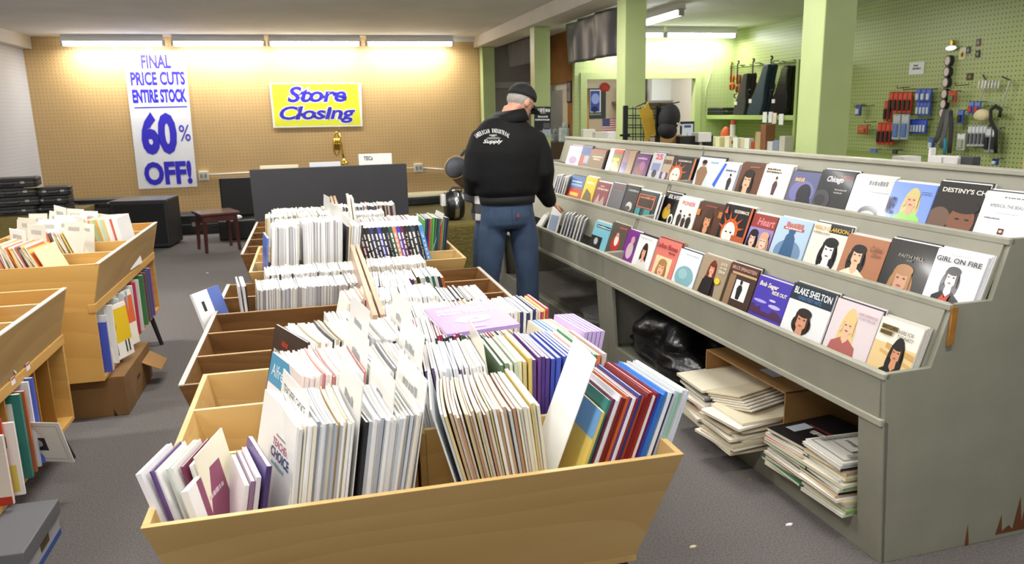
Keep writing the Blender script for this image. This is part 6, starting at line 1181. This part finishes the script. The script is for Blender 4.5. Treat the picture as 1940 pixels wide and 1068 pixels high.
def head_skin(mb, O, c, fwd, s=1.0):
    H = frame(fwd)
    def T(p): return Vector(c) + H @ (Vector(p) * s) - O
    def E(ctr, r): mb.ell(T(ctr), tuple(x * s for x in r), 16, 10, 0, H)
    E((0, 0, .01), (.076, .094, .10)); E((0, .03, -.06), (.056, .06, .055)); E((0, .098, -.012), (.012, .018, .02)); E((0, .088, .02), (.012, .012, .03)); E((0, .082, -.055), (.024, .012, .008))
    for sx in (-1, 1): E((sx * .078, -.008, -.005), (.010, .02, .032)); E((sx * .034, .086, .012), (.014, .008, .008))
# --- man in the black jacket
def man():
    O = Vector((1.21, 4.95, 0)); L = lambda x, y, z: Vector((x, y, z)) - O
    hc = at_y(986, 194, 5.02); fwd = (.78, .42, -.5)
    body = MB()
    body.loft([[Vector(p) - O for p in ell_ring(*r)] for r in ((1.225, 4.96, .85, .15, .10), (1.228, 4.96, 1.0, .15, .10), (1.235, 4.96, 1.2, .18, .11), (1.245, 4.96, 1.4, .18, .11), (1.248, 4.965, 1.5, .11, .08), (1.255, 4.975, 1.56, .06, .06), (1.29, 4.995, 1.63, .056, .06))])
    rw = at_y(1043, 383, 5.16); rh = at_y(1068, 394, 5.27)
    body.tube([L(1.40, 4.96, 1.44), L(1.48, 4.93, 1.19), rw - O], [.055, .045, .03], 12); body.tube([L(1.09, 4.96, 1.44), L(1.0, 4.94, 1.18), L(1.06, 5.16, 1.10)], [.055, .045, .03], 12)
    for x0, x1, x2 in ((1.145, 1.085, 1.05), (1.325, 1.365, 1.37)): body.tube([L(x0, 4.96, .90), L(x1, 4.95, .48), L(x2, 4.95, .08)], [.08, .055, .04], 12)
    head_skin(body, O, hc, fwd)
    hand(body, rw - O, rh - rw, (.2, -.4, .9), 1.0, .35); hand(body, L(1.06, 5.16, 1.10), (.25, .9, -.1), (-.5, 0, .8), 1.0, .7)
    b = body.build('person', skin, origin=None, loc=O); remesh(b, .0065, 3); tag(b, 'man in a black jacket, jeans and black cap, back turned, browsing the rack', 'person')
    j = MB(); a0 = .10
    j.loft([[Vector(p) - O for p in ell_ring(*r, a0=a0)] for r in ((1.23, 4.955, 1.015, .182, .128), (1.23, 4.955, 1.05, .19, .133), (1.232, 4.955, 1.08, .222, .155), (1.235, 4.955, 1.2, .242, .165), (1.242, 4.955, 1.34, .245, .165), (1.25, 4.955, 1.42, .232, .15, 28, -.015), (1.25, 4.96, 1.475, .205, .13, 28, -.028), (1.245, 4.965, 1.525, .15, .105, 28, -.022), (1.252, 4.97, 1.555, .108, .09, 28, -.01))])
    j.tube([L(1.37, 4.965, 1.44), L(1.42, 4.96, 1.40), L(1.455, 4.945, 1.31), L(1.465, 4.925, 1.2), L(1.48, 4.99, 1.10), rw - O - (rh - rw).normalized() * .01], [.07, .085, .084, .082, .074, .052], 16)
    j.tube([L(1.13, 4.965, 1.46), L(1.075, 4.955, 1.42), L(1.035, 4.945, 1.33), L(1.005, 4.935, 1.18), L(1.02, 5.03, 1.11), L(1.05, 5.12, 1.10)], [.07, .085, .085, .078, .07, .05], 16)
    jo = j.build('jacket', jacket_m, b); remesh(jo, .011, 8)
    col = MB(); rings = []
    for f, r, z in ((0, .135, 1.525), (.5, .115, 1.572), (1, .095, 1.60)):
        rings.append([Vector(p) - O for p in ell_ring(1.255 + .012 * f, 4.972 + .012 * f, z, r, r * .88, 24, .012)])
    rings += [[(p[0] * .93 + .003, p[1] * .93, p[2] - .01) for p in rings[-1]], ]
    col.loft(rings, cap=False); co = col.build('collar', jacket_m, b, smooth=True); sd = co.modifiers.new('solid', 'SOLIDIFY'); sd.thickness = .008
    hb = MB(); hb.loft([[Vector(p) - O for p in ell_ring(*r, a0=a0)] for r in ((1.23, 4.955, 1.0, .186, .133), (1.23, 4.955, 1.055, .193, .137))]); hb.build('hem_band', mat('#0d0d0f', .85), b, smooth=True)
    # back print, laid onto the jacket
    pc = at_y(938, 256, 4.78)
    def back_y(x): return -.20
    W = '#c9c9c6'; wm = mat(W, .7)
    pr = MB(); word = 'AMERICAN INDUSTRIAL'; R = .165; tot = 1.25
    for i, ch in enumerate(word):
        if ch == ' ': continue
        a = (i - (len(word) - 1) / 2) / (len(word) - 1) * tot; vs, fs = text_geo(ch, 0, .03); ww, hh = (.0085 if ch != 'I' else .004), .026
        for_v = []
        for u, v in vs:
            lx = (u - .5) * ww * 1.05; lz = v * hh; ca, sa = math.cos(-a), math.sin(-a); rr = R + lz
            x = rr * math.sin(a) * .92 + lx * math.cos(a); z = rr * math.cos(a) - R - lx * math.sin(a)
            for_v.append((pc.x - O.x + x, -.25, pc.z + .012 + z))
        pr.add(for_v, fs)
    def flat(vs, fs, x0, z0, w, h): pr.add([(pc.x - O.x + x0 + u * w, -.25, pc.z + z0 + v * h) for u, v in vs], fs)
    flat(*text_geo('Supply', .35, .03), -.06, -.058, .115, .03); pr.add([(pc.x - O.x + x, -.25, pc.z + z) for x, z in ((-.022, -.004), (.023, -.004), (.023, .0), (-.022, .0))], [(0, 1, 2, 3)])
    bp = pr.build('back_lettering', wm, b); sw = bp.modifiers.new('wrap', 'SHRINKWRAP'); sw.target = jo; sw.wrap_method = 'PROJECT'; sw.use_project_y = True; sw.use_project_z = False; sw.use_project_x = False; sw.use_negative_direction = False; sw.use_positive_direction = True; sw.wrap_mode = 'ABOVE_SURFACE'; sw.offset = .004
    em = MB(); 
    for P in ([(-.045, -.024), (-.02, -.028), (.02, -.028), (.048, -.022), (.03, -.014), (.012, -.012), (.01, -.004), (-.01, -.004), (-.012, -.012), (-.03, -.014)],):
        em.add([(pc.x - O.x + x, -.25, pc.z + z) for x, z in P], [tuple(range(len(P)))])
    e = em.build('back_emblem', mat('#6a6a6c', .7), b); sw = e.modifiers.new('wrap', 'SHRINKWRAP'); sw.target = jo; sw.wrap_method = 'PROJECT'; sw.use_project_y = True; sw.use_positive_direction = True; sw.wrap_mode = 'ABOVE_SURFACE'; sw.offset = .004
    # jeans
    jn = MB(); jn.loft([[Vector(p) - O for p in ell_ring(*r, a0=a0)] for r in ((1.228, 4.958, 1.045, .172, .12), (1.228, 4.955, .98, .178, .128), (1.226, 4.95, .92, .182, .138), (1.224, 4.95, .87, .178, .132), (1.224, 4.955, .84, .165, .11))])
    for xs in ((1.14, 1.115, 1.085, 1.06, 1.05), (1.318, 1.342, 1.36, 1.368, 1.37)):
        jn.tube([L(xs[0], 4.953, .92), L(xs[1], 4.95, .74), L(xs[2], 4.945, .5), L(xs[3], 4.95, .25), L(xs[4], 4.955, .05)], [.092, .094, .074, .068, .066], 18)
    jo2 = jn.build('jeans', denim, b); remesh(jo2, .011, 4)
    jy = 4.955 - O.y - .137
    for sx in (-1, 1):
        pk = MB(); cxp = 1.226 + sx * .085 - O.x
        P = [(cxp - .06, .945), (cxp + .06, .945 + .004 * sx), (cxp + .058, .84), (cxp, .815), (cxp - .058, .84)]
        pk.tube([(x, -.3, z) for x, z in P + P[:1]], .0022, 5)
        o = pk.build('pocket_seam', mat('#25395a', .9), b); sw = o.modifiers.new('wrap', 'SHRINKWRAP'); sw.target = jo2; sw.wrap_method = 'PROJECT'; sw.use_project_y = True; sw.use_positive_direction = True; sw.wrap_mode = 'ABOVE_SURFACE'; sw.offset = .002
    bt = MB().tube([(1.226 - O.x, -.3, 1.01 - .02 * i) for i in range(9)], .0022, 5).build('back_seam', mat('#25395a', .9), b); sw = bt.modifiers.new('wrap', 'SHRINKWRAP'); sw.target = jo2; sw.wrap_method = 'PROJECT'; sw.use_project_y = True; sw.use_positive_direction = True; sw.wrap_mode = 'ABOVE_SURFACE'; sw.offset = .002
    o = MB().box(-.005, .005, -.002, .002, -.02, 0).build('red_tab', mat('#b03028', .7), b, loc=(1.262 - O.x, -.147, .945))
    for x in (1.05, 1.37):
        sh = MB(); sh.loft([[(x - O.x + px * w, py - .02, z) for px, py in ellp(0, .07, .05, .145, 18)] for z, w in ((0, 1), (.03, 1.0), (.06, .9), (.09, .6))]); sh.build('shoe', mat('#26221e', .6), b, smooth=True)
    head_parts(b, O, hc, fwd, '#9a958e', '#121214', 1.0, True)
man()
# --- customer mostly hidden behind the man
def checker_mat():
    m = bpy.data.materials.new('plaid'); m.use_nodes = True; nt = m.node_tree; b = nt.nodes['Principled BSDF']; tc = nt.nodes.new('ShaderNodeTexCoord'); sp = nt.nodes.new('ShaderNodeSeparateXYZ'); nt.links.new(tc.outputs['Object'], sp.inputs[0])
    st = []
    for ax in ('X', 'Z'):
        d = nt.nodes.new('ShaderNodeMath'); d.operation = 'MULTIPLY'; d.inputs[1].default_value = 7.0; nt.links.new(sp.outputs[ax], d.inputs[0]); f = nt.nodes.new('ShaderNodeMath'); f.operation = 'FRACT'; nt.links.new(d.outputs[0], f.inputs[0])
        g = nt.nodes.new('ShaderNodeMath'); g.operation = 'GREATER_THAN'; g.inputs[1].default_value = .5; nt.links.new(f.outputs[0], g.inputs[0]); st.append(g)
    a = nt.nodes.new('ShaderNodeMath'); a.operation = 'ADD'; nt.links.new(st[0].outputs[0], a.inputs[0]); nt.links.new(st[1].outputs[0], a.inputs[1])
    dv = nt.nodes.new('ShaderNodeMath'); dv.operation = 'DIVIDE'; dv.inputs[1].default_value = 2; nt.links.new(a.outputs[0], dv.inputs[0]); r = nt.nodes.new('ShaderNodeValToRGB'); r.color_ramp.interpolation = 'CONSTANT'
    r.color_ramp.elements[0].color = (.008, .008, .009, 1); r.color_ramp.elements[1].position = .75; r.color_ramp.elements[1].color = (.75, .75, .74, 1); e = r.color_ramp.elements.new(.4); e.color = (.06, .06, .065, 1)
    nt.links.new(dv.outputs[0], r.inputs[0]); nt.links.new(r.outputs[0], b.inputs['Base Color']); b.inputs['Roughness'].default_value = .9
    return m
def customer():
    O = Vector((1.355, 5.65, 0)); Lc = lambda x, y, z: Vector((x, y, z))
    b = MB(); b.loft([ell_ring(0, 0, z, rx, ry) for z, rx, ry in ((.78, .14, .1), (.95, .13, .09), (1.15, .15, .1), (1.22, .10, .07), (1.27, .05, .05), (1.33, .05, .05))])
    head_skin(b, Vector(), (.03, .03, 1.40), (.5, .85, -.3), .95)
    b.tube([(-.16, 0, 1.19), (-.22, .02, .98), (-.06, .2, .96)], [.045, .04, .026], 12); b.tube([(.16, 0, 1.19), (.22, .04, .98), (.22, .25, .95)], [.045, .04, .026], 12)
    hand(b, (-.06, .2, .96), (.8, .5, 0), (0, -.2, 1), .9, .6); hand(b, (.22, .25, .95), (.4, .9, -.2), (0, -.2, 1), .9, .4)
    for sx in (-1, 1): b.tube([(sx * .1, 0, .82), (sx * .165, 0, .45), (sx * .17, 0, .07)], [.07, .05, .04], 12)
    o = b.build('person', skin, loc=O); remesh(o, .007, 3); tag(o, 'customer in a black and white plaid jacket hidden behind the man', 'person')
    j = MB(); j.loft([ell_ring(0, 0, z, rx, ry) for z, rx, ry in ((.80, .225, .16), (.86, .235, .17), (.95, .21, .155), (1.1, .20, .14), (1.2, .16, .11), (1.25, .08, .075))])
    j.tube([(-.15, 0, 1.18), (-.23, .01, .98), (-.08, .17, .965)], [.075, .068, .05], 14); j.tube([(.15, 0, 1.18), (.22, .03, .98), (.22, .22, .95)], [.07, .064, .05], 14)
    jo = j.build('plaid_jacket', checker_mat(), o); remesh(jo, .011, 5)
    p = MB(); p.loft([ell_ring(0, 0, z, rx, ry) for z, rx, ry in ((.95, .14, .11), (.86, .17, .13), (.78, .16, .11))])
    for sx in (-1, 1): p.tube([(sx * .1, 0, .86), (sx * .15, 0, .66), (sx * .168, 0, .42), (sx * .17, 0, .05)], [.085, .075, .066, .06], 16)
    po = p.build('jeans', denim, o); remesh(po, .011, 4)
    for sx in (-1, 1):
        sh = MB(); sh.loft([[(sx * .17 + px * w, py, z) for px, py in ellp(0, .06, .045, .13, 18)] for z, w in ((0, 1), (.03, 1), (.06, .9), (.085, .6))]); sh.build('shoe', mat('#2a2a2c', .6), o, smooth=True)
    head_parts(o, Vector(), (.03, .03, 1.40), (.5, .85, -.3), '#5a4a3a', None, .95, False, True)
    # handbag over the elbow
    hc = at_y(862, 322, 5.5); hb = thing('handbag', 'grey and brown handbag carried on the hidden customer elbow', 'handbag', hc)
    M1 = Matrix.Rotation(.75, 3, 'Y')
    mb = MB(); mb.ell((.0, 0, .02), (.075, .07, .085), 18, 10, 0, M1); mb.build('front_pouch', mat('#4a4e56', .55), hb, smooth=True)
    mb = MB(); mb.ell((.07, .04, -.05), (.16, .07, .075), 18, 10, 0, M1); mb.build('bag_body', mat('#4f3a20', .5), hb, smooth=True)
    mb = MB(); mb.tube([(Vector((0, 0, .02)) + M1 @ Vector((.074 * math.cos(a), -.03, .084 * math.sin(a)))) for a in [2 * math.pi * k / 20 for k in range(21)]], .004, 6); mb.build('piping', mat('#9a7a4a', .5), hb)
    MB().tube([(.03, 0, .08), (.08, .03, .13), (.14, .08, .10), (.16, .12, .02)], .012).build('strap', mat('#2a2622', .5), hb)
customer()
# ---------------------------------------------------------------- packed rows past the countable ones
so = STUFF.build('packed_songbooks', [mat(c, .45) for c in STUFF_COLS]); so['kind'] = 'stuff'; tag(so, 'further rows of packed white and coloured songbooks in the bins', 'books')
